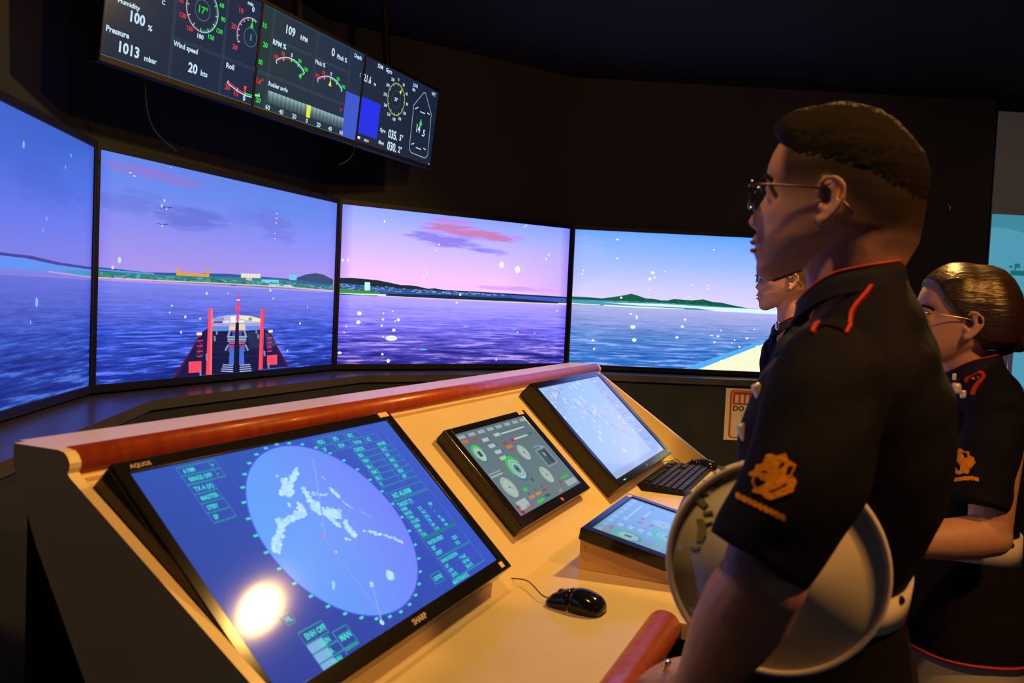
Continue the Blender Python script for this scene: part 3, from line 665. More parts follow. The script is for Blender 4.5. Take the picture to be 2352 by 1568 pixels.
# turn-rate gauge (right part continues on the middle monitor)
g = c.loc(Z1(2015, 440)); R = .062
c.arc(g, R, .004, 240, 380, (176, 160, 180)); c.arc(g, .030, .003, 0, 360, (84, 98, 120))
for k in range(245, 355, 5): c.tick(g, R-.007, R-.002, k, .0011, RD)
for k in range(240, 361, 20): c.tick(g, R-.010, R, k, .0025, WH)
c.arc(g, R-.004, .003, 0, 20, GR)
c.poly([(g[0]+.002, g[1]+.054), (g[0]-.007, g[1]+.032), (g[0]+.009, g[1]+.030)], GR); c.text((g[0], g[1]-.009), '1', .020, (40, 200, 60), align='c', sx=.8)
c.ptext(Z1(1990, 20), 'Gyro/min', 9, WH, sx=.6) if False else None
for (q, s_, col) in (((1860, 115), '10', RD), ((1765, 315), '20', RD), ((1775, 575), '30', RD), ((2040, 110), '0', WH)): c.ptext(Z1(*q), s_, 10, col, sx=.8)
c.ptext(Z1(1985, 20), 'min', 8, WH, sx=.8)
p0, p1, p2, p3 = (c.loc(Z1(*q)) for q in ((1705, 1000), (1830, 1100), (1930, 1160), (2030, 1190)))
c.pline([p0, p1, p2, p3], .0035, WH); c.pline([p0+[0.003, .006], p1+[0, .006], p2+[0, .006]], .004, RD); c.line(p2+[0, .006], p3+[0, .006], .004, GR)
c.tick(p0, 0, .010, 30, .004, WH); c.tick(p1, 0, .010, 10, .004, WH); c.tick(p2, 0, .010, 0, .004, WH)
pp = c.loc(Z1(1930, 1140)); c.poly([pp, pp+[.006, .026], pp+[-.008, .024]], (250, 70, 60))
for (q, s_, col) in (((1670, 1070), '20', RD), ((1775, 1150), '10', RD), ((1900, 1220), '0', WH)): c.ptext(Z1(*q), s_, 10, col, sx=.8)
c.build('screen_picture', PICO, t)
# middle monitor
c, t = OCAN[1]; obg(c, (38, 54, 62), (32, 46, 74))
L2 = lambda x, y: c.loc(Z2(x, y))
xa, xb, xc = L2(215, 700)[0], L2(590, 830)[0], L2(900, 800)[0]
c.rect(xa-.006, 0, xa+.006, c.h, (46, 62, 70)); ya, yb = L2(400, 400)[1], L2(500, 790)[1]
c.rect(xb-.005, yb, xb+.005, c.h, (42, 58, 72)); c.rect(xc-.006, 0, xc+.006, c.h, (40, 56, 78))
c.layer()
for y in (ya, yb):
    for d in (0, .006): c.line((xa if y == ya else 0, y-d), (xc, y-d), .0015, (66, 82, 96))
c.line((0, .0015), (c.w, .0015), .002, (96, 112, 120)); c.line((0, c.h-.0015), (c.w, c.h-.0015), .003, (44, 84, 106))
q0 = L2(910, 830); c.rect(xc-.004, 0, c.w, q0[1], (62, 88, 206)) ; c.layer()
x0_, x1_ = L2(205, 900)[0], L2(865, 1130)[0]; y1_, y0_ = L2(210, 820)[1], L2(205, 940)[1]; ym = (y0_+y1_)/2
for k in range(40):
    xx0, xx1 = x0_+(x1_-x0_)*k/40, x0_+(x1_-x0_)*(k+1)/40; sh = 1 if k % 2 else .86
    top, mid, bot = (tuple(int(v*sh) for v in q) for q in ((150, 186, 190), (96, 122, 130), (56, 70, 78)))
    c.poly([(xx0, ym), (xx1, ym), (xx1, y1_), (xx0, y1_)], top, [mid, mid, top, top]); c.poly([(xx0, y0_), (xx1, y0_), (xx1, ym), (xx0, ym)], mid, [bot, bot, mid, mid])
c.layer()
xm = (x0_+x1_)/2+.004; c.rect(xm-.011, y0_-.002, xm+.011, y1_+.001, YL)
for k, s_ in enumerate(('60', '40', '20', '0', '20', '40', '60')):
    c.text((x0_+.006+(x1_-x0_-.012)*k/6, y0_-.022), s_, .013, (176, 220, 224), align='c', sx=.8)
c.ptext(Z2(215, 775), 'Rudder angle', 11, WH, sx=.68); c.ptext(Z2(260, 395), 'RPM %', 10, WH, sx=.8); c.ptext(Z2(620, 565), 'Pitch %', 10, WH, sx=.75)
c.ptext(Z2(365, 290), '109', 20, WH, sx=.7); c.ptext(Z2(495, 350), 'RPM', 9, WH, sx=.75); c.ptext(Z2(760, 490), '0', 19, WH, sx=.75); c.ptext(Z2(808, 515), 'Pitch %', 9, WH, sx=.72); c.ptext(Z2(960, 500), 'Depth', 8, WH, sx=.72)
c.ptext(Z2(830, 1020), '1°', 10, RD)
c.ptext(Z2(1010, 680), ':', 12, WH)
for (gx, gy, W_, ptr, pc) in ((405, 640, .062, 66, GR), (745, 800, .058, 0, YL)):
    g = L2(gx, gy)-np.array([0, .080]); R = .123
    c.arc(g, R, .0035, -40, 40, WH); c.arc(g, R-.005, .003, -40, 0, RD); c.arc(g, R-.005, .003, 0, 40, GR)
    for k in (-40, -20, 0, 20, 40): c.tick(g, R-.012, R, k, .0035, WH)
    aa = 37 if ptr else 0; gg = math.radians(aa); tip = np.array([g[0]+(R-.008)*math.sin(gg), g[1]+(R-.008)*math.cos(gg)]); dd = np.array([math.sin(gg), math.cos(gg)]); mm = np.array([dd[1], -dd[0]])
    c.poly([tip, tip-dd*.026+mm*.009, tip-dd*.026-mm*.009], pc)
    for k, s_, col in ((-38, '100', RD), (-20, '50', RD), (0, '0', WH), (20, '50', GR), (38, '100', GR)):
        c.text((g[0]+(R+.010)*math.sin(math.radians(k)), g[1]+(R+.008)*math.cos(math.radians(k))-.002), s_, .011, col, align='c', sx=.75)
for (q, s_, col, h_) in (((175, 245), '10', GR, 12), ((178, 420), '20', GR, 12), ((130, 575), '30', GR, 12), ((105, 930), '20', GR, 12), ((100, 745), '0.x°', RD, 14)): c.ptext(Z2(*q), s_, h_, col, sx=.75)
g = L2(68, 325)-np.array([0, 0]); 
for k in range(80, 126, 4): c.tick(g, .040, .052, k, .0016, (130, 210, 140))
c.arc(g, .054, .0035, 72, 128, WH)
c.line(L2(84, 870), L2(140, 878), .004, WH); c.line(L2(95, 862), L2(140, 870), .005, GR); c.line(L2(138, 880), L2(134, 850), .004, WH)
c.build('screen_picture', PICO, t)
# right monitor
c, t = OCAN[2]; obg(c, (30, 42, 62), (24, 36, 58))
L2 = lambda x, y: c.loc(Z2(x, y))
q0, q1 = L2(1050, 880), L2(1195, 1300); q2 = L2(1232, 945)
c.rect(0, .035, (q1[0]+q2[0])/2, q0[1], (36, 50, 232)); xs = L2(1490, 1100)[0]
c.rect((q1[0]+q2[0])/2, 0, (q1[0]+q2[0])/2+.01, c.h, (30, 40, 56)); c.layer()
c.ptext(Z2(1062, 730), '21.6', 17, WH, sx=.62); c.ptext(Z2(1165, 770), 'm', 7, WH); c.ptext(Z2(1205, 605), 'IDM', 8, WH, sx=.75); c.ptext(Z2(1285, 640), 'Gyro', 8, WH, sx=.75); c.ptext(Z2(1545, 765), 'LOG', 8, WH, sx=.75); c.ptext(Z2(1540, 805), 'kts', 7, WH, sx=.75); c.ptext(Z2(1720, 840), 'WT', 7, WH, sx=.75)
g = L2(1387, 893); R = .0665
c.arc(g, R, .006, 0, 360, (150, 156, 84)); c.arc(g, .036, .0018, 0, 360, (80, 84, 104))
for k in range(0, 360, 30):
    c.tick(g, R-.010, R+.003, k, .003, (190, 200, 120)); gg = math.radians(k)
    c.text((g[0]+(R+.021)*math.sin(gg), g[1]+(R+.018)*math.cos(gg)-.006), str(k), .0105, WH, align='c', sx=.72)
c.text((g[0], g[1]-.008), '35°', .015, WH, align='c', sx=.75)
gg = math.radians(35); dd = np.array([math.sin(gg), math.cos(gg)]); mm = np.array([dd[1], -dd[0]]); tp = g+dd*(R-.006); c.poly([tp, tp-dd*.02+mm*.009, tp-dd*.02-mm*.009], YL)
c.ptext(Z2(1225, 1190), 'Gyro', 9, WH, sx=.72); c.ptext(Z2(1305, 1240), '035.', 20, WH, sx=.66); c.ptext(Z2(1415, 1262), '5°', 14, WH, sx=.7)
c.ptext(Z2(1212, 1305), 'Magn', 9, WH, sx=.66); c.ptext(Z2(1295, 1350), '030.', 20, WH, sx=.66); c.ptext(Z2(1402, 1370), '2°', 14, WH, sx=.7)
c.pline([L2(*q) for q in ((1650, 820), (1555, 935), (1512, 1330), (1530, 1365), (1660, 1405), (1685, 1380), (1718, 1010), (1665, 825), (1650, 820))], .004, (150, 176, 190))
gx = L2(1625, 1055); c.poly([gx, gx+[.014, -.030], gx+[-.013, -.028]], GR); c.ptext(Z2(1570, 1170), '14', 18, WH, sx=.62); c.ptext(Z2(1628, 1205), '.5', 15, WH, sx=.72)
for (x, y, dx, dy) in ((1565, 970, 32, -16), (1615, 992, 45, 16), (1680, 1000, 24, 14), (1530, 1290, 30, -10), (1575, 1316, 48, 14), (1645, 1315, 22, 16)): c.line(L2(x, y), L2(x+dx, y+dy), .005, (200, 214, 220))
c.rect(.004, .012, .022, .022, (240, 240, 240)); c.rect(.05, .010, .072, .02, (150, 190, 240)); c.rect(.074, .010, .084, .02, (240, 160, 80)); c.rect(c.w-.016, .006, c.w-.004, .010, (170, 190, 200))
c.build('screen_picture', PICO, t)

# ------------------------------------------------------------------ console
U0, U1 = -.040, 2.33
ST = .018
con = empty('bridge_console', cp(1.1, -.2, 0), -A_C, label='long cream ship bridge console with sloped panel and red wooden rail', cat='console')
def side_prof(k):   # (v, z) outline of a side panel
    e_ = -.60 if k == 0 else -.468
    return [(.050, 1.229), (.135, 1.229), (.136, 1.20), (.088, 1.095), (-.011, .925), (-.05, .80), (-.05, .0), (e_, .0), (e_, .86), (-.467, .862), (-.42, .893), (.026, 1.194), (.031, 1.199), (.0275, 1.206), (.027, 1.213), (.031, 1.221), (.038, 1.227)]
for (ua, ub, nm) in ((U0, U0+ST, 0), (U1-.02, U1, 1)):
    mb = MB(); pr = side_prof(nm)
    mb.prism([cp(ua, v, z) for v, z in pr], EU*(ub-ua))
    o = mb.build('side_panel', M['cream'], con)
mb = MB(); mb.prism([cp(U0+ST, v, z) for v, z in ((.047, 1.206), (VC, ZD), (VC, ZD-.02), (.047, 1.184))], EU*(U1-U0-ST-.02)); mb.build('sloped_panel', M['cream'], con)
mb = MB(); mb.prism([cp(U0+ST, v, z) for v, z in ((.052, 1.204), (.052, 1.2288), (.150, 1.2288), (.150, 1.204))], EU*(U1-U0-ST-.02)); mb.build('top_board', M['cream'], con)
mb = MB(); mb.prism([cp(U0+.022, v, z) for v, z in ((.135, .10), (.135, 1.204), (.120, 1.204), (.120, .10))], EU*(U1-U0-.044)); mb.build('rear_panel', M['blackm'], con)
# desk: near part and the deeper far part, a fine joint between them
UJ = .752
mb = MB(); mb.box(cp(0, 0, 0), EU, EV, EZ, U0+ST, UJ-.0006, -.585, VC+.012, ZD-.03, ZD); mb.build('desk_top', M['cream'], con)
mb = MB(); mb.box(cp(0, 0, 0), EU, EV, EZ, UJ, 1.62, -.74, VC+.012, ZD-.03, ZD); mb.box(cp(0, 0, 0), EU, EV, EZ, 1.62, U1-.02, -.47, VC+.012, ZD-.03, ZD-.0002)
mb.box(cp(0, 0, 0), EU, EV, EZ, .702, UJ, -.74, -.585, ZD-.03, ZD-.0001); mb.build('desk_top', M['cream'], con)
mb = MB()
mb.box(cp(0, 0, 0), EU, EV, EZ, U0+.03, U1-.03, -.35, -.33, .0, ZD-.032); mb.box(cp(0, 0, 0), EU, EV, EZ, .76, .78, -.72, -.35, .0, ZD-.032); mb.box(cp(0, 0, 0), EU, EV, EZ, 1.58, 1.60, -.72, -.35, .0, ZD-.032)
mb.build('cabinet', M['blackm'], con)
# rails
mb = MB(); mb.tube([cp(U0+ST, .048, 1.2105), cp(U1-.02, .048, 1.2105)], [(.021, .021)]*2, 24, cap='flat'); mb.build('back_rail', M['rail'], con, True)
mb = MB(); mb.box(cp(0, 0, 0), EU, EV, EZ, U0+.022, U1-.02, .024, .05, 1.184, 1.190); mb.build('rail_trim', M['bevelw'], con)
mb = MB(); mb.tube([cp(U0, -.614, ZD-.012), cp(.700, -.614, ZD-.012)], [(.032, .031)]*2, 28, cap='flat'); o = mb.build('front_rail', M['rail'], con, True); o['label'] = 'red brown front handrail'

# ------------------------------------------------------------------ monitors on the slope
def slope_monitor(name, u0, u1, w1, w0, thick, gap, bz, label, m=M['blackp'], origin=None, axes=None):
    """active area u0..u1, w0..w1 (up-slope coordinate); gap = back of the case above the slope"""
    ex, ey = (EU, UPS) if axes is None else axes
    n = np.cross(ex, ey); base = OS if origin is None else origin
    o = base+ex*u0+ey*w0+n*(gap+thick); W_, H_ = u1-u0, w1-w0
    t = empty(name, base+ex*(u0+u1)/2+ey*(w0+w1)/2, -A_C, label=label, cat='monitor')
    screen_frame('bezel', o, ex, ey, W_, H_, bz, thick, m, t, .004, .0035)
    return Canvas(o, ex, ey, W_, H_), t, o, n
TEA = (72, 222, 200); TEB = (44, 140, 160); TEC = (78, 120, 200)
# big radar display
c, t, o, n = slope_monitor('radar_display', 0.000, .645, .0, -.357, .050, -.006+.008, (.0205, .027, .026, .020), 'largest console monitor at left showing a blue radar picture')
c.poly([(0, 0), (c.w, 0), (c.w, c.h), (0, c.h)], (52, 74, 176), [(46, 64, 150), (56, 86, 196), (62, 96, 204), (48, 84, 178)]); c.layer()
RC = np.array([.300, c.h*.515]); RR = .1655
c.disc(RC, RR+.0018, (76, 84, 240), n=120)
def ringblend(c, ce, r, c0, c1, c2, n=72):
    for k in range(n):
        a0, a1 = 2*math.pi*k/n, 2*math.pi*(k+1)/n
        def col(a):
            w = .5+.5*math.cos(a-math.radians(170)); return tuple(int(c1[i]*w+c2[i]*(1-w)) for i in range(3))
        c.poly([ce, (ce[0]+r*math.cos(a0), ce[1]+r*math.sin(a0)), (ce[0]+r*math.cos(a1), ce[1]+r*math.sin(a1))], c0, [c0, col(a0), col(a1)])
c.layer(); ringblend(c, RC, RR, (116, 156, 252), (100, 166, 252), (118, 134, 252))
c.layer()
for k in range(36):
    a = math.radians(k*10); p = RC+np.array([math.sin(a), math.cos(a)])*(RR+.006); c.rect(p[0]-.0045, p[1]-.002, p[0]+.0045, p[1]+.002, TEA)
    for j in range(1, 5):
        a2 = math.radians(k*10+j*2); c.tick(RC, RR+.0005, RR+.003, k*10+j*2, .0008, (90, 110, 250))
def ZS2(x, y): return (240+x/2.497, 940+y/2.497)
def ZS3(x, y): return (640+x/2.613, 960+y/2.613)
def echo(pts, r, j=.8, n=60):
    P = [c.loc(q) for q in pts]
    for k in range(n):
        f = rng.uniform(0, len(P)-1); i = int(f); q = P[i]*(1-f+i)+P[i+1]*(f-i)
        q = q+rng.randn(2)*r*j; s_ = rng.uniform(.3, 1)*r
        if np.linalg.norm(q-RC) < RR-.003: c.poly([q+[-s_*1.3, -s_*.6], q+[0, -s_], q+[s_*1.5, -s_*.4], q+[s_, s_*.8], q+[-s_, s_*.7]], [(176, 222, 250), (196, 236, 252), (156, 206, 252)][rng.randint(3)])
echo([ZS2(1105, 335), ZS2(1085, 385), ZS2(1060, 430)], .0028, .7, 60); echo([ZS2(1030, 410), ZS2(1050, 450), ZS2(1035, 495)], .005, .8, 110); echo([ZS2(1100, 360), ZS2(1075, 400)], .004, .5, 40)
echo([ZS2(1115, 545), ZS2(1135, 600), ZS2(1070, 630), ZS2(1010, 650), ZS2(1010, 700), ZS2(985, 760), ZS2(985, 800)], .0042, .7, 260)
echo([ZS2(930, 830), ZS2(925, 890)], .004, .7, 70); echo([ZS2(1140, 450), ZS2(1165, 500), ZS2(1195, 545)], .0035, .6, 60)
echo([ZS2(1190, 545), ZS2(1260, 590), ZS2(1340, 600)], .005, .8, 170); echo([ZS2(1275, 605), ZS2(1345, 670)], .003, .6, 60); echo([ZS2(1300, 460), ZS2(1340, 500)], .003, .6, 50)
echo([ZS2(1375, 640), ZS2(1405, 700), ZS2(1435, 715)], .0036, .6, 70); echo([ZS2(1375, 742), ZS2(1410, 748)], .002, .5, 24); echo([ZS2(1140, 480), ZS2(1280, 495)], .002, .8, 40)
echo([ZS2(1345, 510), ZS2(1385, 545), ZS2(1440, 580)], .0012, .7, 40); echo([ZS3(485, 555), ZS3(560, 600)], .0008, .6, 30); echo([ZS3(500, 675), ZS3(600, 695), ZS3(690, 720), ZS3(740, 745)], .0026, .6, 70)
echo([ZS3(325, 975), ZS3(330, 1030)], .0018, .4, 34); echo([ZS3(665, 925), ZS3(668, 955)], .0048, .4, 50); echo([ZS3(556, 990), ZS3(562, 1015)], .0026, .4, 30); echo([ZS3(340, 800), ZS3(342, 806)], .0022, .3, 14); echo([ZS2(1055, 540), ZS2(1062, 555)], .002, .4, 16); echo([ZS2(985, 378), ZS2(990, 385)], .002, .4, 10); echo([ZS2(1245, 385), ZS2(1265, 405)], .001, .6, 12)
c.layer()
c.line(c.loc(ZS3(205, 240)), c.loc(ZS3(280, 710)), .0028, (132, 166, 250)); c.line(c.loc(ZS3(262, 706)), c.loc(ZS3(620, 1180)), .0016, (150, 160, 226)); c.line(c.loc(ZS3(560, 1000)), c.loc(ZS3(618, 1225)), .003, (128, 170, 250)); c.disc(c.loc(ZS3(266, 710)), .003, (220, 120, 170)); c.disc(c.loc(ZS3(618, 1226)), .0045, (190, 226, 250)); c.disc(c.loc(ZS3(258, 640)), .003, (110, 190, 240))
# read-out panels
def panel(px0, px1, rows, th=.0012, h=.0066, col=TEB):
    """box between two photo points (opposite corners); rows: list of (fx, fy, text) in fractions from the top left"""
    a, b = c.loc(px0), c.loc(px1); x0, x1_, y0, y1 = min(a[0], b[0]), max(a[0], b[0]), min(a[1], b[1]), max(a[1], b[1])
    c.line((x0, y1), (x1_, y1), th*1.9, TEB); c.line((x0, y0), (x1_, y0), th*1.9, TEB); c.line((x0, y0), (x0, y1), th, TEC); c.line((x1_, y0), (x1_, y1), th, TEC)
    for r in rows:
        hh = r[3] if len(r) > 3 else h
        c.text((x0+(x1_-x0)*r[0], y1-(y1-y0)*r[1]-hh), r[2], hh, TEA, sx=.9)
    return x0, x1_, y0, y1
def rowpanel(x0, y1, w, texts, rh=.016, h=.0085):
    for k, s_ in enumerate(texts):
        ya_ = y1-k*rh; c.line((x0, ya_), (x0+w, ya_), .0022, TEB); c.line((x0, ya_-rh), (x0+w, ya_-rh), .0022, TEB); c.line((x0, ya_), (x0, ya_-rh), .0013, TEC); c.line((x0+w, ya_), (x0+w, ya_-rh), .0013, TEC)
        c.text((x0+w*.14, ya_-rh*.5-h/2), s_, h, TEA, sx=.9)
a = c.loc(ZS2(405, 335)); 
rowpanel(a[0], a[1]-.001, .062, ['6 NM', 'RINGS OFF'], .0155, .0072); rowpanel(a[0]+.062, a[1]-.001, .014, ['+', '-'], .0155, .0065)
rowpanel(a[0], a[1]-.033, .045, ['TX A (X)', 'MASTER', 'STBY', 'SP'], .0168, .0072)
# top right block
a = c.loc(ZS3(190, 128)); top = c.h
for r_, items in enumerate((('HDG', 'SPD', 'SRC'), ('UP', 'STW', '14.4 kn', '0.2'), )):
    for k, s_ in enumerate(items):
        x = .392+k*.047; y = top-.012-.017*(r_+1)+.006; c.box(x, y, x+.045, y+.016, .0013, TEB); c.text((x+.006, y+.0035), s_, .0085, TEA, sx=.72)
xr = .475
for k, (l_, r2) in enumerate((('CURSOR', '4.48 NM'), ('BRG', '136.2°'), ('VRM 1', '0.00'), ('EBL 1', '000.0'), ('VRM 2', '0.00'), ('EBL 2', '000.0'), ('PI', 'OFF'))):
    y = top-.052-k*.0135; c.line((xr, y-.003), (xr+.13, y-.003), .0022, TEB); c.text((xr+.004, y), l_, .0078, TEA, sx=.72); c.text((xr+.082, y), r2, .0078, TEA, sx=.72)
c.line((xr, top-.150), (xr, top-.036), .0013, TEC); c.line((xr+.13, top-.150), (xr+.13, top-.036), .0013, TEC); c.line((xr+.068, top-.142), (xr+.068, top-.075), .0018, TEC)
c.box(xr, top-.168, xr+.13, top-.150, .0018, TEB); c.text((xr+.012, top-.1645), 'NO ALARM', .0105, TEA, sx=.85)
xr = .500-.024
x0_, x1_, y0_, y1_ = xr, xr+.131, top-.256, top-.171
c.line((x0_, y1_), (x1_, y1_), .0025, TEB); c.line((x0_, y0_), (x0_, y1_), .0013, TEC); c.line((x1_, y0_), (x1_, y1_), .0013, TEC); c.text((x0_+.006, y1_-.013), 'TARGET (T)', .0085, TEA, sx=.8)
for k, (l_, m_, r2) in enumerate((('NAME', '', ''), ('RANGE', '2.72', 'NM'), ('T BRG', '146.3', '°'), ('COURSE', '216.2', '°'), ('SPEED', '7.20', 'kn'), ('CPA', '2.44', 'NM'), ('TCPA', '11:14', 'min'))):
    y = y1_-.0225-k*.0098; c.text((x0_+.006, y), l_, .0068, TEA, sx=.75); c.text((x0_+.055, y), m_, .0068, TEA, sx=.75); c.text((x0_+.095, y), r2, .0068, TEA, sx=.75)
c.rect(x0_, y0_-.004, x1_, y0_+.003, (40, 120, 150)); y1_ = y0_-.004; y0_ = top-.300
c.line((x0_, y0_), (x0_, y1_), .0013, TEC); c.line((x1_, y0_), (x1_, y1_), .0013, TEC); c.line((x0_, y0_), (x1_, y0_), .003, TEB)
for k, (l_, m_) in enumerate((('WATER SPEED', ''), ('SET', '120.4'), ('DRIFT', '0.31'))):
    y = y1_-.0115-k*.0115; c.text((x0_+.008, y), l_, .0075, TEA, sx=.8); c.text((x0_+.085, y), m_, .0075, TEA, sx=.8)
y1_ = y0_-.0015; y0_ = top-.349+.004
c.line((x0_, y0_), (x0_, y1_), .0013, TEC); c.line((x1_, y0_), (x1_, y1_), .0013, TEC); c.line((x0_, y0_), (x1_, y0_), .003, TEB); c.text((x0_+.006, y1_-.0098), 'OWN POSITION', .0072, TEA, sx=.8)
for k, (l_, m_) in enumerate((('LAT', "1°14.62'"), ('LON', "103°48.1'"), ('DATE', '28.10.15'))):
    y = y1_-.0205-k*.0098; c.text((x0_+.006, y), l_, .0066, TEA, sx=.8); c.text((x0_+.062, y), m_, .0066, TEA, sx=.8)
c.layer()
a = c.loc(ZS3(848, 1012)); c.box(.425, .020, .458, .038, .0018, TEB); c.text((.4285, .0255), 'CENTRE', .0072, TEA, sx=.72)
c.text((.470, .003), 'MAINTENANCE', .0072, TEA, sx=.8)
b = c.loc((661, 1422)); c.box(b[0]-.009, b[1]-.008, b[0]+.009, b[1]+.008, .0018, TEB); c.text((b[0]-.005, b[1]-.004), 'HL', .008, TEA)
b = c.loc((683, 1455))
x0_, y1_ = b[0], b[1]
rowpanel(x0_, y1_, .052, ['ENH OFF'], .019, .0088)
for k, s_ in enumerate(('G', 'S', 'R')):
    y = y1_-.021-k*.0155; c.rect(x0_, y-.013, x0_+.034-k*.002, y+.0005, (128, 176, 226)); c.line((x0_, y-.0142), (x0_+.056, y-.0142), .003, TEB); c.line((x0_+.056, y), (x0_+.056, y-.0142), .0015, TEC)
    c.text((x0_+.022, y-.0105), ('GAIN', 'SEA', 'RAIN')[k], .0085, TEA, sx=.8)
c.box(x0_+.057, y1_-.050, x0_+.090, y1_-.022, .002, TEB); c.text((x0_+.062, y1_-.040), 'MAN', .0095, TEA, sx=.85)
c.rect(x0_+.057, y1_-.055, x0_+.090, y1_-.050, (44, 150, 140))
c.build('screen_picture', PIC, t)
# maker lettering and stickers on the bezel
def bezel_text(name, o, ex, ey, n, x, y, s_, h, m, parent, sx=1.0, z=.0042):
    v, f = text_mesh(s_); k = h/.7
    me = mesh(name, [o+ex*(x+p[0]*k*sx)+ey*(y+p[1]*k)+n*z for p in v], f); return mobj(name, me, m, parent)
bl = mat('bezel_lettering', (.45, .36, .26), .5)
bezel_text('lettering', o, EU, UPS, n, c.w*.5-.02, -.017, 'SHARP', .009, bl, t, 1.1); bezel_text('lettering', o, EU, UPS, n, .004, c.h+.006, 'AQUOS', .0065, bl, t, 1.1)
mb = MB(); mb.box(o, EU, UPS, n, c.w-.010, c.w+.004, -.019, -.007, .0036, .0042); so = mb.build('sticker', mat('sticker_cream', (.9, .6, .3), .5), t)
mb = MB(); mb.box(o, EU, UPS, n, c.w-.018, c.w+.016, c.h+.008, c.h+.019, .0036, .0042); mb.build('sticker', bpy.data.materials['sticker_cream'], t)

# steering gauge layout shared by the two smaller touch monitors
def gauge_picture(c, bg, dim, faint=1.0):
    mixc = lambda col: tuple(int(col[i]*faint+bg[i]*(1-faint)) for i in range(3))
    X = lambda x: x*c.w; Y = lambda y: (1-y)*c.h; S = c.h
    c.poly([(0, 0), (c.w, 0), (c.w, c.h), (0, c.h)], bg, [bg, bg, dim, dim]); c.layer()
    K = lambda x, y, w, h, col: c.rect(X(x), Y(y+h), X(x+w), Y(y), mixc(col))
    for k in range(8): K(.02+k*.125, .025, .085, .04, (150, 170, 172))
    K(.02, .085, .075, .035, (196, 110, 70)); K(.13, .09, .08, .033, (170, 76, 80))
    for k, (x, y) in enumerate(((.245, .125), (.26, .21), (.275, .295), (.275, .375))): K(x, y, .085, .042, (170, 190, 188)); K(x+.085, y+.01, .015, .03, (60, 70, 76))
    K(.42, .11, .085, .038, (170, 190, 188)); K(.44, .235, .075, .034, (160, 74, 84)); K(.45, .285, .085, .034, (200, 120, 80)); K(.455, .335, .08, .033, (160, 84, 90)); K(.275, .255, .03, .02, (40, 170, 80))
    K(.52, .125, .36, .018, (180, 200, 198)); K(.62, .23, .21, .02, (180, 200, 198)); K(.565, .225, .055, .035, (166, 50, 86)); K(.86, .22, .06, .03, (50, 116, 96))
    K(.02, .50, .16, .012, (150, 170, 170)); K(.02, .53, .16, .02, (150, 170, 170))
    K(.76, .44, .17, .24, (130, 150, 166)); c.layer(); K(.775, .455, .14, .21, (92, 110, 130)); c.layer()
    K(.78, .465, .06, .19, (54, 96, 100)); K(.845, .465, .06, .19, (70, 66, 92)); K(.83, .50, .025, .05, (160, 180, 120)); K(.86, .42, .05, .015, (160, 180, 190)); K(.77, .40, .1, .01, (150, 166, 172))
    def G(x, y, r, ring=None, cc=(166, 188, 180)):
        p = (X(x), Y(y)); r *= S
        if ring:
            c.disc(p, r*1.28, mixc((56, 124, 132)), n=40); c.layer(); c.arc(p, r*1.18, r*.26, -110, 70, mixc((34, 208, 62)))
        c.disc(p, r, mixc(cc), n=40); c.layer(); c.arc(p, r*.8, r*.04, -150, 150, mixc((110, 130, 128)))
        for k in range(-150, 151, 30): c.tick(p, r*.8, r*.92, k, r*.03, mixc((90, 110, 108)))
    G(.105, .275, .088, True, (176, 196, 184)); c.rect(X(.105)-.008, Y(.275)-.008, X(.105)+.008, Y(.275)+.008, mixc((44, 80, 74)))
    G(.125, .70, .12); G(.365, .56, .125, True, (170, 190, 192)); G(.60, .42, .10); G(.65, .745, .105)
    for (x, y) in ((.365, .56),): c.arc((X(x), Y(y)), .085*S, .006*S, 0, 360, mixc((80, 100, 104))); c.disc((X(x), Y(y)), .055*S, mixc((58, 128, 130)), n=24); c.layer(); c.disc((X(x), Y(y)), .02*S, mixc((36, 80, 76)), n=16)
    for (x, y, a) in ((.125, .70, 120), (.60, .42, 160), (.65, .745, -30)): c.disc((X(x), Y(y)), .016*S, mixc((90, 112, 110)), n=14); c.tick((X(x), Y(y)), 0, .075*S, a, .006*S, mixc((80, 100, 98)))
    K(.06, .86, .13, .10, (164, 184, 182)); K(.25, .77, .04, .04, (36, 206, 70)); K(.41, .71, .04, .04, (44, 110, 88))
    for k in range(2): K(.03+k*.0, .955-.06*k, .05, .04, (156, 52, 86))
    K(.13, .965-.03, .07, .035, (166, 84, 82))
    for k, col in enumerate(((214, 126, 76), (210, 130, 80), (166, 70, 80))): K(.24+k*.1, .87-.0*k, .07, .03, col); K(.26+k*.1, .83, .015, .02, (60, 90, 86))
    K(.29, .945, .09, .03, (36, 206, 70)); K(.42, .93, .08, .03, (34, 110, 76)); K(.80, .84, .12, .025, (36, 190, 80)); K(.80, .90, .17, .07, (156, 172, 176)); K(.64, .95, .04, .03, (150, 150, 80)); K(.72, .87, .03, .03, (150, 60, 90)); K(.02, .80+.13, .0, .0, (0, 0, 0))
c, t, o, n = slope_monitor('touch_monitor', .890, 1.312, -.062, -.302, .028, .004, (.030, .024, .026, .017), 'smaller console monitor between the radar display and the chart display')
gauge_picture(c, (104, 124, 130), (96, 114, 124)); c.build('screen_picture', PIC, t)
mb = MB(); mb.box(o, EU, UPS, n, c.w-.030, c.w+.006, c.h+.004, c.h+.0155, .0036, .0041); mb.build('sticker', bpy.data.materials['sticker_cream'], t)
bezel_text('lettering', o, EU, UPS, n, c.w*.56, -.017, 'hp', .010, mat('orange_lettering', (.9, .3, .2), .5), t)
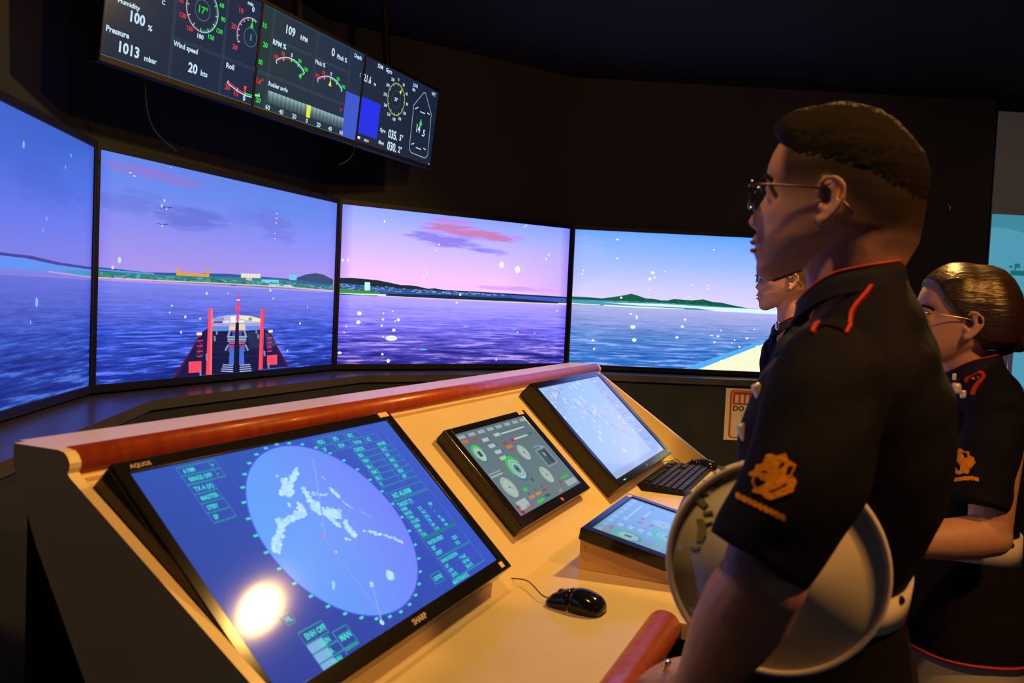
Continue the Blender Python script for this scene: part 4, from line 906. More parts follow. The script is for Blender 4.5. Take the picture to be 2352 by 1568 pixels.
# chart display
c, t, o, n = slope_monitor('chart_display', 1.503, 2.116, .004, -.347, .046, .002, (.026, .038, .026, .022), 'large console monitor at the far right end showing a pale nautical chart')
c.poly([(0, 0), (c.w, 0), (c.w, c.h), (0, c.h)], (176, 198, 244), [(168, 196, 250), (182, 192, 236), (150, 184, 230), (156, 190, 240)]); c.layer()
c.poly([(c.w*.80, 0), (c.w, 0), (c.w, c.h), (c.w*.80, c.h)], (150, 168, 216), [(150, 172, 226), (156, 176, 226), (140, 170, 220), (146, 172, 220)])
c.rect(0, 0, c.w*.8, c.h*.06, (160, 180, 222)); c.layer()
for k in range(150):
    x = rng.uniform(.02, .78)*c.w; y = rng.uniform(.08, .97)*c.h
    if rng.rand() < .55: y = c.h*(.92-.75*(x/c.w)*.6)+rng.randn()*.05
    y = min(max(y, .03*c.h), .98*c.h); r = rng.uniform(.003, .016)
    c.poly([(x+r*math.cos(q)*rng.uniform(.5, 1.4), min(y+r*math.sin(q)*rng.uniform(.4, 1), c.h)) for q in np.linspace(0, 5.3, 7)], [(192, 208, 246), (184, 194, 238), (168, 192, 240), (200, 212, 244), (172, 186, 230), (186, 184, 234)][rng.randint(6)])
c.layer()
for f0, f1, g0, g1, col, th in ((.22, .74, .83, .22, (110, 130, 190), .0015), (.10, .6, .55, .10, (180, 178, 232), .001), (.36, .78, .95, .5, (176, 184, 236), .001), (.12, .28, .86, .95, (90, 112, 160), .0016)):
    for k in range(16):
        if k % 4 == 3: continue
        c.line((c.w*(f0+(f1-f0)*k/16), c.h*(g0+(g1-g0)*k/16)), (c.w*(f0+(f1-f0)*(k+1)/16), c.h*(g0+(g1-g0)*(k+1)/16)), th, col)
for k in range(9): q = (c.w*(.24+.052*k), c.h*(.82-.062*k)); c.disc(q, .0022, (80, 100, 150), n=8)
for k in range(16):
    y = c.h*(.95-k*.055); c.line((c.w*.83, y), (c.w*(.87+.08*rng.rand()), y), .003, (120, 142, 196) if k % 3 else (206, 220, 246))
c.build('screen_picture', PIC, t)
mb = MB(); mb.box(o, EU, UPS, n, .040, .062, -.0155, -.0125, .0034, .0042); mb.build('power_light', M['ledg'], t)
for (x, y) in ((c.w+.004, -.016), (c.w+.006, c.h+.006)):
    mb = MB(); mb.box(o, EU, UPS, n, x, x+.014, y, y+.009, .0036, .0042); mb.build('sticker', bpy.data.materials['sticker_cream'], t)
bezel_text('lettering', o, EU, UPS, n, c.w*.5, -.017, 'LG', .009, bl, t)

# ------------------------------------------------------------------ wedge stand with its monitor
WR = 0
WE = math.cos(WR)*EU+math.sin(WR)*EV; WV = -math.sin(WR)*EU+math.cos(WR)*EV
WO = cp(.905, -.379, ZD)
wt = .20; wl = .268
mb = MB(); z0, z1_ = .066, .012
mb.prism([WO+EZ*.001, WO+EZ*z0, WO-WV*wl+EZ*z1_, WO-WV*wl+EZ*.001], WE*.36)
o_ = mb.build('wedge_stand', M['bevelw']); tag(o_, 'small pinkish wooden wedge lifting the flat monitor off the desk', 'stand')
for (dv, dz) in ((-.012, .05), (-.014, .022)):
    mb = MB(); mb.tube([WO-WE*.0008+WV*dv+EZ*dz, WO+WE*.001+WV*dv+EZ*dz], .0012, 8, cap='flat'); mb.build('nail', M['blackm'], o_)
tlt = math.atan2(z0-z1_, wl); wup = math.cos(tlt)*WV+math.sin(tlt)*EZ; wn = np.cross(WE, wup)
worg = WO+EZ*(z0+.0015)-WE*.012+wup*.004
c, t, o, n = slope_monitor('touch_monitor', .024, .362, -.020, -.290, .024, .0015, (.030, .024, .026, .017), 'smaller flat lying monitor on the wooden wedge beside the white cap', origin=worg, axes=(WE, wup))
gauge_picture(c, (126, 170, 196), (110, 154, 180), .55); c.build('screen_picture', PIC, t)
mb = MB(); mb.box(o, WE, wup, n, c.w-.012, c.w+.012, c.h+.003, c.h+.013, .0036, .0041); mb.build('sticker', bpy.data.materials['sticker_cream'], t)

# ------------------------------------------------------------------ keyboard
kb = empty('keyboard', cp(2.0, -.36, ZD), -A_C, label='black computer keyboard on the desk beneath the chart display', cat='keyboard')
ke, kv = EU, EV
ko = cp(1.760, -.436, ZD+.0012)
mb = MB(); mb.prism([ko, ko+kv*.150, ko+kv*.150+EZ*.020, ko+EZ*.010], ke*.46); mb.build('case', M['blackm'], kb)
kz = lambda v: .0102+.010*v/.150
cube = MB(); cube.box((0, 0, 0), ke, kv, EZ, 0, .0162, 0, .0165, 0, .006, bev=.002); kme = mesh('key', cube.v, cube.f); kme.materials.append(M['blackmk'])
nk = 0
for r in range(6):
    for k in range(22):
        if (r == 5 and k in (1, 14, 15, 18)) or (r in (2, 3) and 15 <= k <= 17 and r == 3): continue
        if r == 0 and 4 <= k <= 8: continue
        v = .010+r*.0215+(.004 if r == 5 else 0); ob = bpy.data.objects.new('key', kme); COL.objects.link(ob); ob.parent = kb; ob.matrix_parent_inverse = Matrix(mw(kb)).inverted()
        ob.location = tuple(ko+ke*(.012+k*.0198)+kv*v+EZ*(kz(v)+.0004))
mb = MB(); mb.box(ko, ke, kv, EZ, .012+4*.0198, .012+9*.0198-.003, .010, .0265, .0112, .0172, bev=.002); mb.build('key', M['blackmk'], kb)
mb = MB(); mb.box(ko, ke, kv, EZ, .435, .443, .143, .147, .0198, .0206); mb.build('indicator_light', M['ledg'], kb)

# ------------------------------------------------------------------ computer mice with cables
def mouse(P, dirv, label, L=.112):
    """P = rear centre on the desk, dirv = towards the buttons"""
    d = np.asarray(dirv, float); d /= np.linalg.norm(d); s = np.cross(EZ, d)
    t = empty('computer_mouse', P+d*L/2, math.atan2(d[1], d[0]), label=label, cat='mouse')
    prof = [(0, .010, .004, .012), (.04, .022, .001, .022), (.15, .029, .0, .031), (.35, .031, .0, .037), (.55, .0285, .0, .036), (.75, .028, .0, .030), (.92, .027, .001, .021), (1.0, .022, .003, .014)]
    def body(i0, i1, off=0):
        rr = []
        P_ = crspline([np.array(q) for q in prof], 4)
        for q in P_:
            if not (i0 <= q[0] <= i1): continue
            x, hw, zb_, zt = q; rg = []
            for k in range(28):
                a = 2*math.pi*k/28; ca, sa = math.cos(a), math.sin(a)
                y = hw*math.copysign(abs(ca)**.75, ca); z = zb_+.0015+(zt-zb_)*(max(sa, 0)**.85)
                if sa < 0: y = hw*.94*math.copysign(abs(ca)**.6, ca)
                rg.append(P+d*(x*L)+s*y+EZ*(z+(off if sa > .2 else 0)))
            rr.append(rg)
        return rr
    mb = MB(); mb.loft(body(0, .56)); mb.build('shell', M['blackp'], t, True)
    mb = MB(); mb.loft(body(.56, 1.0, -.0007)); mb.build('buttons', M['blackp'], t, True)
    mb = MB(); c0 = P+d*L*.80+EZ*.0255; mb.tube([c0-s*.0035, c0+s*.0035], .006, 16, cap='flat'); mb.build('scroll_wheel', M['blackmk'], t)
    return P+d*L+EZ*.008
d_m = onz((1262, 1383), ZD)-onz((1386, 1412), ZD)
m_r = onz((1388, 1412), ZD)
tipm = mouse(m_r, d_m, 'black computer mouse in front of the radar display')
k1 = [tipm, onz((1245, 1366), ZD+.012), onz((1215, 1336), ZD+.014), onz((1190, 1329), ZD+.012), cp(.742, -.262, ZD+.006)]
mb = MB(); mb.tube(crspline(k1, 12), .0013, 8); o_ = mb.build('mouse_cable', M['blackc'], None, True); tag(o_, 'thin black mouse cable curving out from under the radar display', 'cable')
d2 = onz((1585, 1074), ZD)-onz((1650, 1082), ZD)
m2 = onz((1646, 1081), ZD); tip2 = mouse(m2, d2, 'black computer mouse by the far side wall behind the keyboard')
mb = MB(); mb.tube(crspline([tip2, onz((1570, 1072), ZD+.010), onz((1556, 1056), ZD+.014), cp(2.19, -.285, ZD+.025), cp(2.15, -.27, ZD+.03)], 10), .0014, 8); tag(mb.build('mouse_cable', M['blackc'], None, True), 'thin dark cable from chart display to the far mouse', 'cable')

# ------------------------------------------------------------------ wall items
# warning notice on the low wall below the fourth screen
a4 = SCR[3][1]; n4 = anrm(a4); e4 = adir(a4); pl = SCR[3][0]+n4*(LED_D-.012)
P = [onpl(q, pl, n4) for q in ((1668, 899), (1661, 1009))]
sw, sh = .185, .255
so_ = np.array([*P[1][:2], P[1][2]]); t = empty('wall_notice', so_+e4*sw/2, -a4, label='cream printed notice with red border on the low black wall', cat='sign')
mb = MB(); mb.box(so_, e4, EZ, n4, 0, sw, 0, sh, .001, .003); mb.build('paper', M['paper'], t)
def flat(name, o, ex, ey, n, polys, m, parent, z=.0036):
    mb = MB()
    for p in polys: mb.add([o+ex*x+ey*y+n*z for x, y in p], [tuple(range(len(p)))])
    return mb.build(name, m, parent, fix=False)
R_ = lambda x0, y0, x1, y1: [(x0, y0), (x1, y0), (x1, y1), (x0, y1)]
def rrect(x0, y0, x1, y1, r, k=6):
    o = []
    for (cx, cy, a0) in ((x1-r, y1-r, 0), (x0+r, y1-r, 90), (x0+r, y0+r, 180), (x1-r, y0+r, 270)):
        o += [(cx+r*math.cos(math.radians(a0+90*j/k)), cy+r*math.sin(math.radians(a0+90*j/k))) for j in range(k+1)]
    return o
flat('red_border', so_, e4, EZ, n4, [rrect(.022, .010, sw-.022, sh-.008, .018)], M['redink'], t, .0034)
flat('border_gap', so_, e4, EZ, n4, [rrect(.030, .014, sw-.030, sh-.012, .016)], mat('pink_ink', (.75, .42, .28), .8), t, .0037)
flat('red_header', so_, e4, EZ, n4, [rrect(.036, .175, sw-.036, sh-.016, .012)], M['redink'], t, .0042)
flat('notice_field', so_, e4, EZ, n4, [rrect(.036, .016, sw-.036, .178, .010)], M['paper'], t, .0040)
flat('header_block', so_, e4, EZ, n4, [R_(.047+k*.026, .184, .064+k*.026, .225) for k in range(4)], M['paper'], t, .0045)
v, f = text_mesh('DO'); me = mesh('notice_lettering', [so_+e4*(.038+p[0]*.036)+EZ*(.145+p[1]*.036)+n4*.0046 for p in v], f); mobj('notice_lettering', me, M['blackink'], t)
# projection screen, far right
pl2 = SCR[3][0]-n4*.05
q0 = onpl((2284, 255), pl2, n4); zt = q0[2]; zm = onpl((2292, 492), pl2, n4)[2]; zl = onpl((2276, 888), pl2, n4)[2]
xs0 = (onpl((2284, 400), pl2, n4)-pl2) @ e4
po = pl2+e4*xs0; po = np.array([po[0], po[1], 0]); PW = 1.5
t = empty('projection_screen', po+e4*PW/2+EZ*zl, -a4, label='hanging projection screen at the right wall with a teal picture on its lower part', cat='screen')
mb = MB(); mb.box(po, e4, EZ, n4, 0, PW, zl-.02, zt, -.004, .004); mb.build('fabric', mat('projection_fabric', (.20, .20, .19), .9, emit=srgb((34, 36, 36)), estr=.8), t)
mb = MB(); mb.tube([po+EZ*(zt+.03), po+e4*PW+EZ*(zt+.03)], .03, 16, cap='flat'); mb.build('roller_case', M['blackm'], t)
c = Canvas(po+EZ*zl+n4*.005, e4, EZ, PW, zm-zl)
H_ = zm-zl
c.poly([(0, 0), (PW, 0), (PW, H_), (0, H_)], (76, 148, 178), [(84, 158, 196), (84, 158, 196), (62, 134, 154), (62, 134, 154)]); c.layer()
c.poly([(0, 0), (PW, 0), (PW, H_-.25), (.32, H_-.22), (.22, H_-.10), (.08, H_-.07), (0, H_-.07)], (78, 152, 178)); c.layer()
yy = c.loc((2352, 622))[1]
for k in range(90): x = rng.uniform(.08, PW); c.rect(x, yy+rng.uniform(0, .03), min(x+rng.uniform(.005, .03), PW), yy+rng.uniform(.01, .045), (40, 104, 116))
c.rect(.12, yy-.025, PW, yy, (22, 104, 104)); c.rect(.14, .0, .165, .35, (60, 52, 62)); c.poly([(0, 0), (.13, 0), (.15, .30), (0, .30)], (58, 48, 56)); c.layer()
c.rect(.06, .14, .10, .17, (60, 110, 96)); c.rect(.02, .12, .05, .16, (50, 64, 76)); 
c.build('projected_picture', PICM, t)
# hook on the black wall
hp = onpl((2175, 470), SCR[3][0]-n4*.088, n4)
t = mb = MB(); mb.tube([hp, hp+n4*.02], .008, 12, cap='flat'); mb.tube(crspline([hp+n4*.02, hp+n4*.035-EZ*.01, hp+n4*.03-EZ*.035, hp+n4*.022-EZ*.03], 6), .004, 8)
tag(mb.build('wall_hook', M['silver'], None, True), 'tiny grey metal hook on the black wall between the two rear heads', 'hook')
# dangling green cables
bw = OTL-onr*.03
def hang(pts, label):
    P_ = []
    for (x, y, dd) in pts: P_.append(onpl((x, y), OTL-onr*dd, onr))
    mb = MB(); mb.tube(crspline(P_, 8), .0021, 8); tag(mb.build('hanging_cable', M['cable'], None, True), label, 'cable')
hang([(336, 150, .03), (334, 215, .05), (342, 270, .06), (362, 308, .07), (405, 347, .08)], 'thin green cable hanging below the left overhead monitor')
hang([(812, 330, .035), (812, 350, .05), (798, 368, .06), (780, 378, .065)], 'short green cable under the gap between middle and right overhead monitors')

# ------------------------------------------------------------------ ceiling lamps
for (x, y, pw, col, sp, aim) in LAMPS:
    t = empty('ceiling_downlight', (x, y, CEIL), 0, label={0: 'round recessed ceiling downlight above the two far people', 1: 'round recessed ceiling downlight behind the two people at the right', 2: 'round recessed ceiling downlight over the left end of the console'}[LAMPS.index((x, y, pw, col, sp, aim))], cat='lamp', group='recessed warm ceiling downlights')
    mb = MB(); mb.tube([(x, y, CEIL-.0015), (x, y, CEIL-.006)], .062, 32, cap='flat'); mb.build('diffuser', M['lampglow'], t)
    mb = MB(); rr = []
    for (r, z) in ((.064, -.001), (.064, -.009), (.090, -.008), (.093, -.001)): rr.append([(x+r*math.cos(2*math.pi*k/40), y+r*math.sin(2*math.pi*k/40), CEIL+z) for k in range(40)])
    mb.loft(rr, caps=False); mb.build('trim_ring', M['lamprim'], t, True)
    ld = bpy.data.lights.new('downlight', 'SPOT'); ld.energy = pw; ld.color = col; ld.spot_size = math.radians(sp); ld.spot_blend = .3; ld.shadow_soft_size = .06
    lo = bpy.data.objects.new('downlight_light', ld); COL.objects.link(lo); lo.location = (x, y, CEIL-.03)
    lo.rotation_euler = (Vector(aim)-Vector((x, y, CEIL))).to_track_quat('-Z', 'Y').to_euler()
    lo.parent = t; lo.matrix_parent_inverse = Matrix(mw(t)).inverted()

# ================================================================== people
def voxel(mb, size, smooth=4, name='tmp'):
    me = mesh(name, mb.v, mb.f); bm = bmesh.new(); bm.from_mesh(me); bmesh.ops.recalc_face_normals(bm, faces=bm.faces); bm.to_mesh(me); bm.free()
    ob = bpy.data.objects.new(name, me); COL.objects.link(ob)
    m = ob.modifiers.new('r', 'REMESH'); m.mode = 'VOXEL'; m.voxel_size = size; m.use_smooth_shade = True
    if smooth: q = ob.modifiers.new('s', 'SMOOTH'); q.factor = .5; q.iterations = smooth
    bpy.context.view_layer.update()
    out = bpy.data.meshes.new_from_object(ob.evaluated_get(bpy.context.evaluated_depsgraph_get()))
    bpy.data.objects.remove(ob); bpy.data.meshes.remove(me); return out
def local_obj(name, me, m, root, smooth=True):
    o = bpy.data.objects.new(name, me); COL.objects.link(o); o.parent = root
    me.materials.clear()
    for mm in (m if isinstance(m, (list, tuple)) else [m]): me.materials.append(mm)
    if smooth: me.polygons.foreach_set('use_smooth', [True]*len(me.polygons))
    return o
def lbuild(mb, name, m, root, smooth=True):
    me = mesh(name, mb.v, mb.f); bm = bmesh.new(); bm.from_mesh(me); bmesh.ops.recalc_face_normals(bm, faces=bm.faces); bm.to_mesh(me); bm.free()
    return local_obj(name, me, m, root, smooth)

def ip(x, xs, ys):
    return float(np.interp(x, xs, ys))
# head template, metres for a 0.235 m head: z above the chin, forward y from the ear canal
HZ =  [0, .006, .0175, .026, .032, .0437, .050, .0536, .060, .0655, .070, .0746, .080, .0855, .094, .104, .116, .128, .140, .150, .160, .175, .190, .205, .218, .227, .2335, .236]
HF =  [.066, .079, .0885, .0895, .0885, .0955, .0945, .0945, .0995, .0985, .0935, .0925, .1045, .1085, .104, .0975, .0905, .0845, .0875, .0885, .0870, .083, .0755, .064, .049, .034, .018, .0]
HG =  [.064, .077, .0860, .0870, .0865, .0895, .0900, .0905, .0915, .090, .0885, .0870, .0860, .0855, .0850, .0840, .0820, .0800, .0850, .0875, .0865, .0825, .075, .0635, .0485, .0335, .0175, .0]
BZ_ = [0, .02, .04, .06, .08, .10, .12, .14, .16, .18, .20, .215, .227, .236]
HB =  [-.062, -.074, -.090, -.102, -.110, -.115, -.118, -.118, -.113, -.103, -.083, -.066, -.045, -.012]
WZ =  [0, .008, .018, .032, .048, .062, .08, .10, .12, .14, .16, .18, .20, .215, .227, .236]
HW =  [.020, .030, .041, .050, .0575, .0625, .0665, .070, .0725, .0745, .0750, .072, .063, .050, .032, .008]
def head_rings(sc=(1, 1, 1), off=lambda z, a, p: 0.0, nz=80, na=96, jaw=.42):
    rings = []
    for i in range(nz):
        t = i/(nz-1); z = .2355*(.5-.5*math.cos(math.pi*t))*.35+.2355*t*.65
        F, G, B, W = ip(z, HZ, HF), ip(z, HZ, HG), ip(z, BZ_, HB), ip(z, WZ, HW)
        ym = .5*(G+B)*.6; rg = []
        for k in range(na):
            a = 2*math.pi*k/na; ca, sa = math.cos(a), math.sin(a)   # a=0 -> +x (own right), 90 -> forward
            front = sa > 0
            ex_ = 2.25 if front else 2.1
            cx = math.copysign(abs(ca)**(2/ex_), ca); sy = abs(sa)**(2/ex_)
            x = W*cx; y = ym+(G-ym)*sy if front else ym-(ym-B)*sy
            if front:
                sg = .0105 if z > .10 else (.0155 if z > .072 else .020)
                y += (F-G)*math.exp(-(x/sg)**2)
                y -= .0115*math.exp(-((abs(x)-.031)/.013)**2-((z-.123)/.010)**2)          # sockets
                y += .0035*math.exp(-((abs(x)-.044)/.014)**2-((z-.098)/.014)**2)          # cheekbones
                y += .002*math.exp(-((abs(x)-.028)/.016)**2-((z-.141)/.006)**2)           # brow ridge
                y -= .0022*math.exp(-((x)/.024)**2-((z-.0523)/.0028)**2)                  # mouth line
                x += math.copysign(.0045*math.exp(-((abs(x)-.012)/.006)**2-((z-.080)/.006)**2), x)   # wings of the nose
            kz = jaw*max(0, 1-z/.085)**1.2
            zz = z-kz*(y-.085) if y < .085 else z
            o = off(zz, a, (x, y)); n = np.array([ca/(W+1e-3), sa/(.1)]); n /= np.linalg.norm(n)
            oz = o*max(0, (z-.17)/.065) if z > .17 else 0
            x += n[0]*o; y += n[1]*o
            rg.append(np.array([x*sc[0], y*sc[1], (zz+oz)*sc[2]]))
        rings.append(rg)
    return rings
def ear_mb(mb, s, sc, tilt=.12, out=.010):
    """s=+1 right ear, -1 left ear ; centred on the ear canal"""
    C0 = np.array([s*(.0735)*sc[0], -.004, .106*sc[2]]); k = sc[2]*.88
    def P(y, z, o): return C0+np.array([s*o, (y*math.cos(tilt)-z*math.sin(tilt))*k, (y*math.sin(tilt)+z*math.cos(tilt))*k])
    rim = [(.012, .012, .001), (.015, .026, .006), (.006, .035, .010), (-.008, .034, .014), (-.019, .022, .017), (-.019, .004, .016), (-.012, -.012, .012), (-.004, -.024, .008), (.004, -.029, .005), (.009, -.022, .002)]
    mb.tube(crspline([P(*q) for q in rim], 5), .0036*k, 10)
    ant = [(.004, .022, .006), (-.006, .022, .010), (-.011, .008, .010), (-.007, -.006, .008), (.001, -.012, .005)]
    mb.tube(crspline([P(*q) for q in ant], 5), .0030*k, 8)
    mb.tube([P(.009, -.003, .000), P(.007, -.008, .004)], .0045*k, 10)       # tragus
    mb.tube([P(.003, -.022, .003), P(.002, -.026, .005)], .0062*k, 10)       # lobe
    mb.tube([P(-.004, .026, .002), P(-.010, .004, .002), P(-.003, -.018, -.001)], [(.012*k, .006*k)]*3, 12, ref=(0, 1, 0))   # plate
    mb.tube([P(-.012, .012, -.006), P(-.010, -.006, -.006)], .009*k, 10)     # root

def hand_mb(mb, W, D, N, side, curl=.5, L=.185, spread=1.0, thumb_in=.5):
    """W wrist centre, D along the hand, N out of the back of the hand, side=+1: thumb on +cross(D,N)"""
    D = np.asarray(D, float); D /= np.linalg.norm(D); N = np.asarray(N, float); N -= D*(N @ D); N /= np.linalg.norm(N); S = np.cross(D, N)*side
    k = L/.185
    P = lambda d, s_, n: W+D*d*k+S*s_*k+N*n*k
    mb.tube([P(-.02, 0, 0), P(.02, .002, 0), P(.055, .002, 0), P(.088, 0, .001)], [(.025*k, .020*k), (.033*k, .017*k), (.041*k, .015*k), (.040*k, .011*k)], 20, ref=N)
    for (s0, l, r, c_) in ((.030, .074, .0086, 1.0), (.010, .083, .0088, 1.05), (-.011, .077, .0084, 1.1), (-.030, .060, .0076, 1.15)):
        q = P(.082, s0, .001); ang = 0; pts = [q-D*.012*k, q]; d = D.copy()
        for seg, w in ((.46, .75), (.30, 1.0), (.24, .7)):
            ang += curl*w*c_; d = D*math.cos(ang)-N*math.sin(ang)+S*s0*.6*spread; d /= np.linalg.norm(d); q = q+d*l*seg*k; pts.append(q)
        mb.tube(crspline(pts, 4), list(np.linspace(r*1.05*k, r*.82*k, 4*(len(pts)-1)+1)), 10, ref=S)
    q = P(.012, .026, -.004); pts = [P(.0, .012, -.004), q]; ds = [D*.62+S*.75-N*.15, D*.80+S*.45-N*(.2+.3*thumb_in), D*.9+S*.1-N*(.2+.5*thumb_in)]
    for d, l in zip(ds, (.040, .032, .026)):
        d = d/np.linalg.norm(d); q = q+d*l*k; pts.append(q)
    mb.tube(crspline(pts, 4), list(np.linspace(.0135*k, .0088*k, 4*(len(pts)-1)+1)), 10, ref=N)
    return P

def skin_mat(name, base, dark):
    m = mat(name, base, .5, spec=.4, sss=.12)
    nt = m.node_tree; b = nt.nodes['Principled BSDF']; a = nt.nodes.new('ShaderNodeAttribute'); a.attribute_name = 'tone'
    mx = nt.nodes.new('ShaderNodeMix'); mx.data_type = 'RGBA'; mx.inputs[6].default_value = (*base, 1); mx.inputs[7].default_value = (*dark, 1)
    nt.links.new(a.outputs['Fac'], mx.inputs[0])
    tc = nt.nodes.new('ShaderNodeTexCoord'); nz = nt.nodes.new('ShaderNodeTexNoise'); nz.inputs['Scale'].default_value = 60; nt.links.new(tc.outputs['Object'], nz.inputs['Vector'])
    m2 = nt.nodes.new('ShaderNodeMix'); m2.data_type = 'RGBA'; m2.blend_type = 'MULTIPLY'; m2.inputs[7].default_value = (.82, .74, .70, 1); nt.links.new(mx.outputs[2], m2.inputs[6]); nt.links.new(nz.outputs['Fac'], m2.inputs[0])
    nt.links.new(m2.outputs[2], b.inputs['Base Color']); return m
def hair_mat(name, base, rough, bscale, bstr):
    return mat(name, base, rough, spec=.15, bump=(bscale, bstr, .004))
SKIN = skin_mat('skin_tan', (.44, .26, .22), (.035, .021, .014))
SKINL = skin_mat('skin_light', (.60, .35, .26), (.07, .042, .03))
HAIR = hair_mat('short_black_hair', (.008, .005, .003), .75, (420, 420, 420), .9)
HAIRL = mat('sleek_dark_hair', (.032, .017, .008), .30, spec=.6, bump=((260, 22, 240), .6, .003))

def tone_attr(me, fn):
    co = np.empty(len(me.vertices)*3); me.vertices.foreach_get('co', co); co = co.reshape(-1, 3)
    at = me.attributes.new('tone', 'FLOAT', 'POINT'); at.data.foreach_set('value', fn(co).astype(np.float32))
def displace(me, fn):
    co = np.empty(len(me.vertices)*3); me.vertices.foreach_get('co', co); co = co.reshape(-1, 3)
    no = np.empty(len(me.vertices)*3); me.vertices.foreach_get('normal', no); no = no.reshape(-1, 3)
    co = co+no*fn(co)[:, None]; me.vertices.foreach_set('co', co.ravel()); me.update()

def torso_rings(levels, n=48, p=2.4, zsh=None):
    rr = []
    Z = [l[0] for l in levels]; idx = np.linspace(0, len(Z)-1, (len(Z)-1)*4+1)
    cols = list(zip(*levels)); cr = [crspline([np.array([v]) for v in c_], 4) for c_ in cols]
    for i in range(len(cr[0])):
        z, yb, yf, w = (float(c_[i][0]) for c_ in cr)
        ym = (yb+yf)/2; h = (yf-yb)/2; rg = []
        for k in range(n):
            a = 2*math.pi*k/n; ca, sa = math.cos(a), math.sin(a)
            y = ym+h*math.copysign(abs(sa)**(2/p), sa)
            q_ = 0 if zsh is None else float(np.clip((z-zsh+.09)/.09, 0, 1))
            zz = z-.55*(y+.035)*q_**1.5+.024*max(0, 1-((y+.030)/.062)**2)*q_**3
            rg.append(np.array([w*math.copysign(abs(ca)**(2/p), ca), y, zz]))
        rr.append(rg)
    return rr
def xf(rings, M4):
    return [[np.array((M4 @ Vector(tuple(p)))[:]) for p in r] for r in rings]

def project_patch(name, polys, bvh_obj, root, m, step=3.0, depth=.0016, holes=()):
    """raised embroidery: cells inside photo-space polygons, laid on the surface the camera sees there, with thickness"""
    inv = mw(root).inverted(); me0 = bvh_obj.data
    bvh = BVHTree.FromPolygons([v.co for v in me0.vertices], [tuple(p.vertices) for p in me0.polygons])
    o_l = inv @ Vector(CAM); R3 = inv.to_3x3()
    def inside(p, poly):
        c_ = False; j = len(poly)-1
        for i in range(len(poly)):
            if (poly[i][1] > p[1]) != (poly[j][1] > p[1]) and p[0] < (poly[j][0]-poly[i][0])*(p[1]-poly[i][1])/(poly[j][1]-poly[i][1])+poly[i][0]: c_ = not c_
            j = i
        return c_
    allp = [q for P in polys for q in P]; x0, x1_ = min(q[0] for q in allp), max(q[0] for q in allp); y0, y1_ = min(q[1] for q in allp), max(q[1] for q in allp)
    cache = {}
    def hit(i, j):
        if (i, j) not in cache:
            d = R3 @ Vector(ray((x0+i*step, y0+j*step))); h = bvh.ray_cast(o_l, d.normalized())
            if h[0] is None: cache[(i, j)] = None
            else:
                n_ = h[1]; n_ = n_ if n_.dot(d) < 0 else -n_; cache[(i, j)] = (h[0], n_)
        return cache[(i, j)]
    mb = MB(); idx = {}; cells = set()
    for i in range(int((x1_-x0)/step)+1):
        for j in range(int((y1_-y0)/step)+1):
            c_ = (x0+(i+.5)*step, y0+(j+.5)*step)
            if any(inside(c_, P) for P in polys) and not any(inside(c_, P) for P in holes): cells.add((i, j))
    def vid(i, j, top):
        k_ = (i, j, top)
        if k_ not in idx:
            h = hit(i, j)
            if h is None: return None
            idx[k_] = len(mb.v); mb.v.append(tuple(h[0]+h[1]*(depth if top else -.001)))
        return idx[k_]
    for (i, j) in cells:
        q = [vid(i, j, 1), vid(i+1, j, 1), vid(i+1, j+1, 1), vid(i, j+1, 1)]
        if None in q: continue
        mb.f.append(tuple(q)); mb.mi.append(0)
        for (di, dj, a, b) in ((0, -1, (i, j), (i+1, j)), (1, 0, (i+1, j), (i+1, j+1)), (0, 1, (i+1, j+1), (i, j+1)), (-1, 0, (i, j+1), (i, j))):
            if (i+di, j+dj) not in cells:
                e = [vid(*a, 1), vid(*b, 1), vid(*b, 0), vid(*a, 0)]
                if None not in e: mb.f.append(tuple(e)); mb.mi.append(0)
    if not mb.f: return None
    return lbuild(mb, name, m, root, False)

def glasses(root, HM, sc, mframe, w=.0015, lens_h=.018, dark=False):
    g = bpy.data.objects.new('spectacles', None)
    mb = MB(); ml = MB()
    T = lambda x, y, z: np.array((HM @ Vector((x*sc[0], y*sc[1], z*sc[2])))[:])
    for s_ in (-1, 1):
        lp = [T(s_*(.033+.026*math.copysign(abs(math.cos(a))**.8, math.cos(a))), .1035-.006*(abs(.033+.026*math.cos(a))/.06)**2, .119+lens_h*math.copysign(abs(math.sin(a))**.8, math.sin(a))) for a in np.linspace(0, 2*math.pi, 29)]
        mb.tube(lp, w, 6)
        ml.add(lp[:-1], [tuple(range(28))])
        mb.tube(crspline([T(s_*.059, .100, .127), T(s_*.070, .092, .128), T(s_*.0765, .050, .1265), T(s_*.080, .012, .124), T(s_*.081, -.010, .119), T(s_*.080, -.028, .104), T(s_*.078, -.036, .094)], 6), w*1.15, 6)
    mb.tube([T(-.008, .108, .125), T(0, .110, .127), T(.008, .108, .125)], w, 6)
    o = lbuild(mb, 'spectacles', mframe, root)
    l_ = bpy.data.objects.new('lens', mesh('lens', ml.v, ml.f)); COL.objects.link(l_); l_.data.materials.append(M['lens']); l_.parent = o
    return o

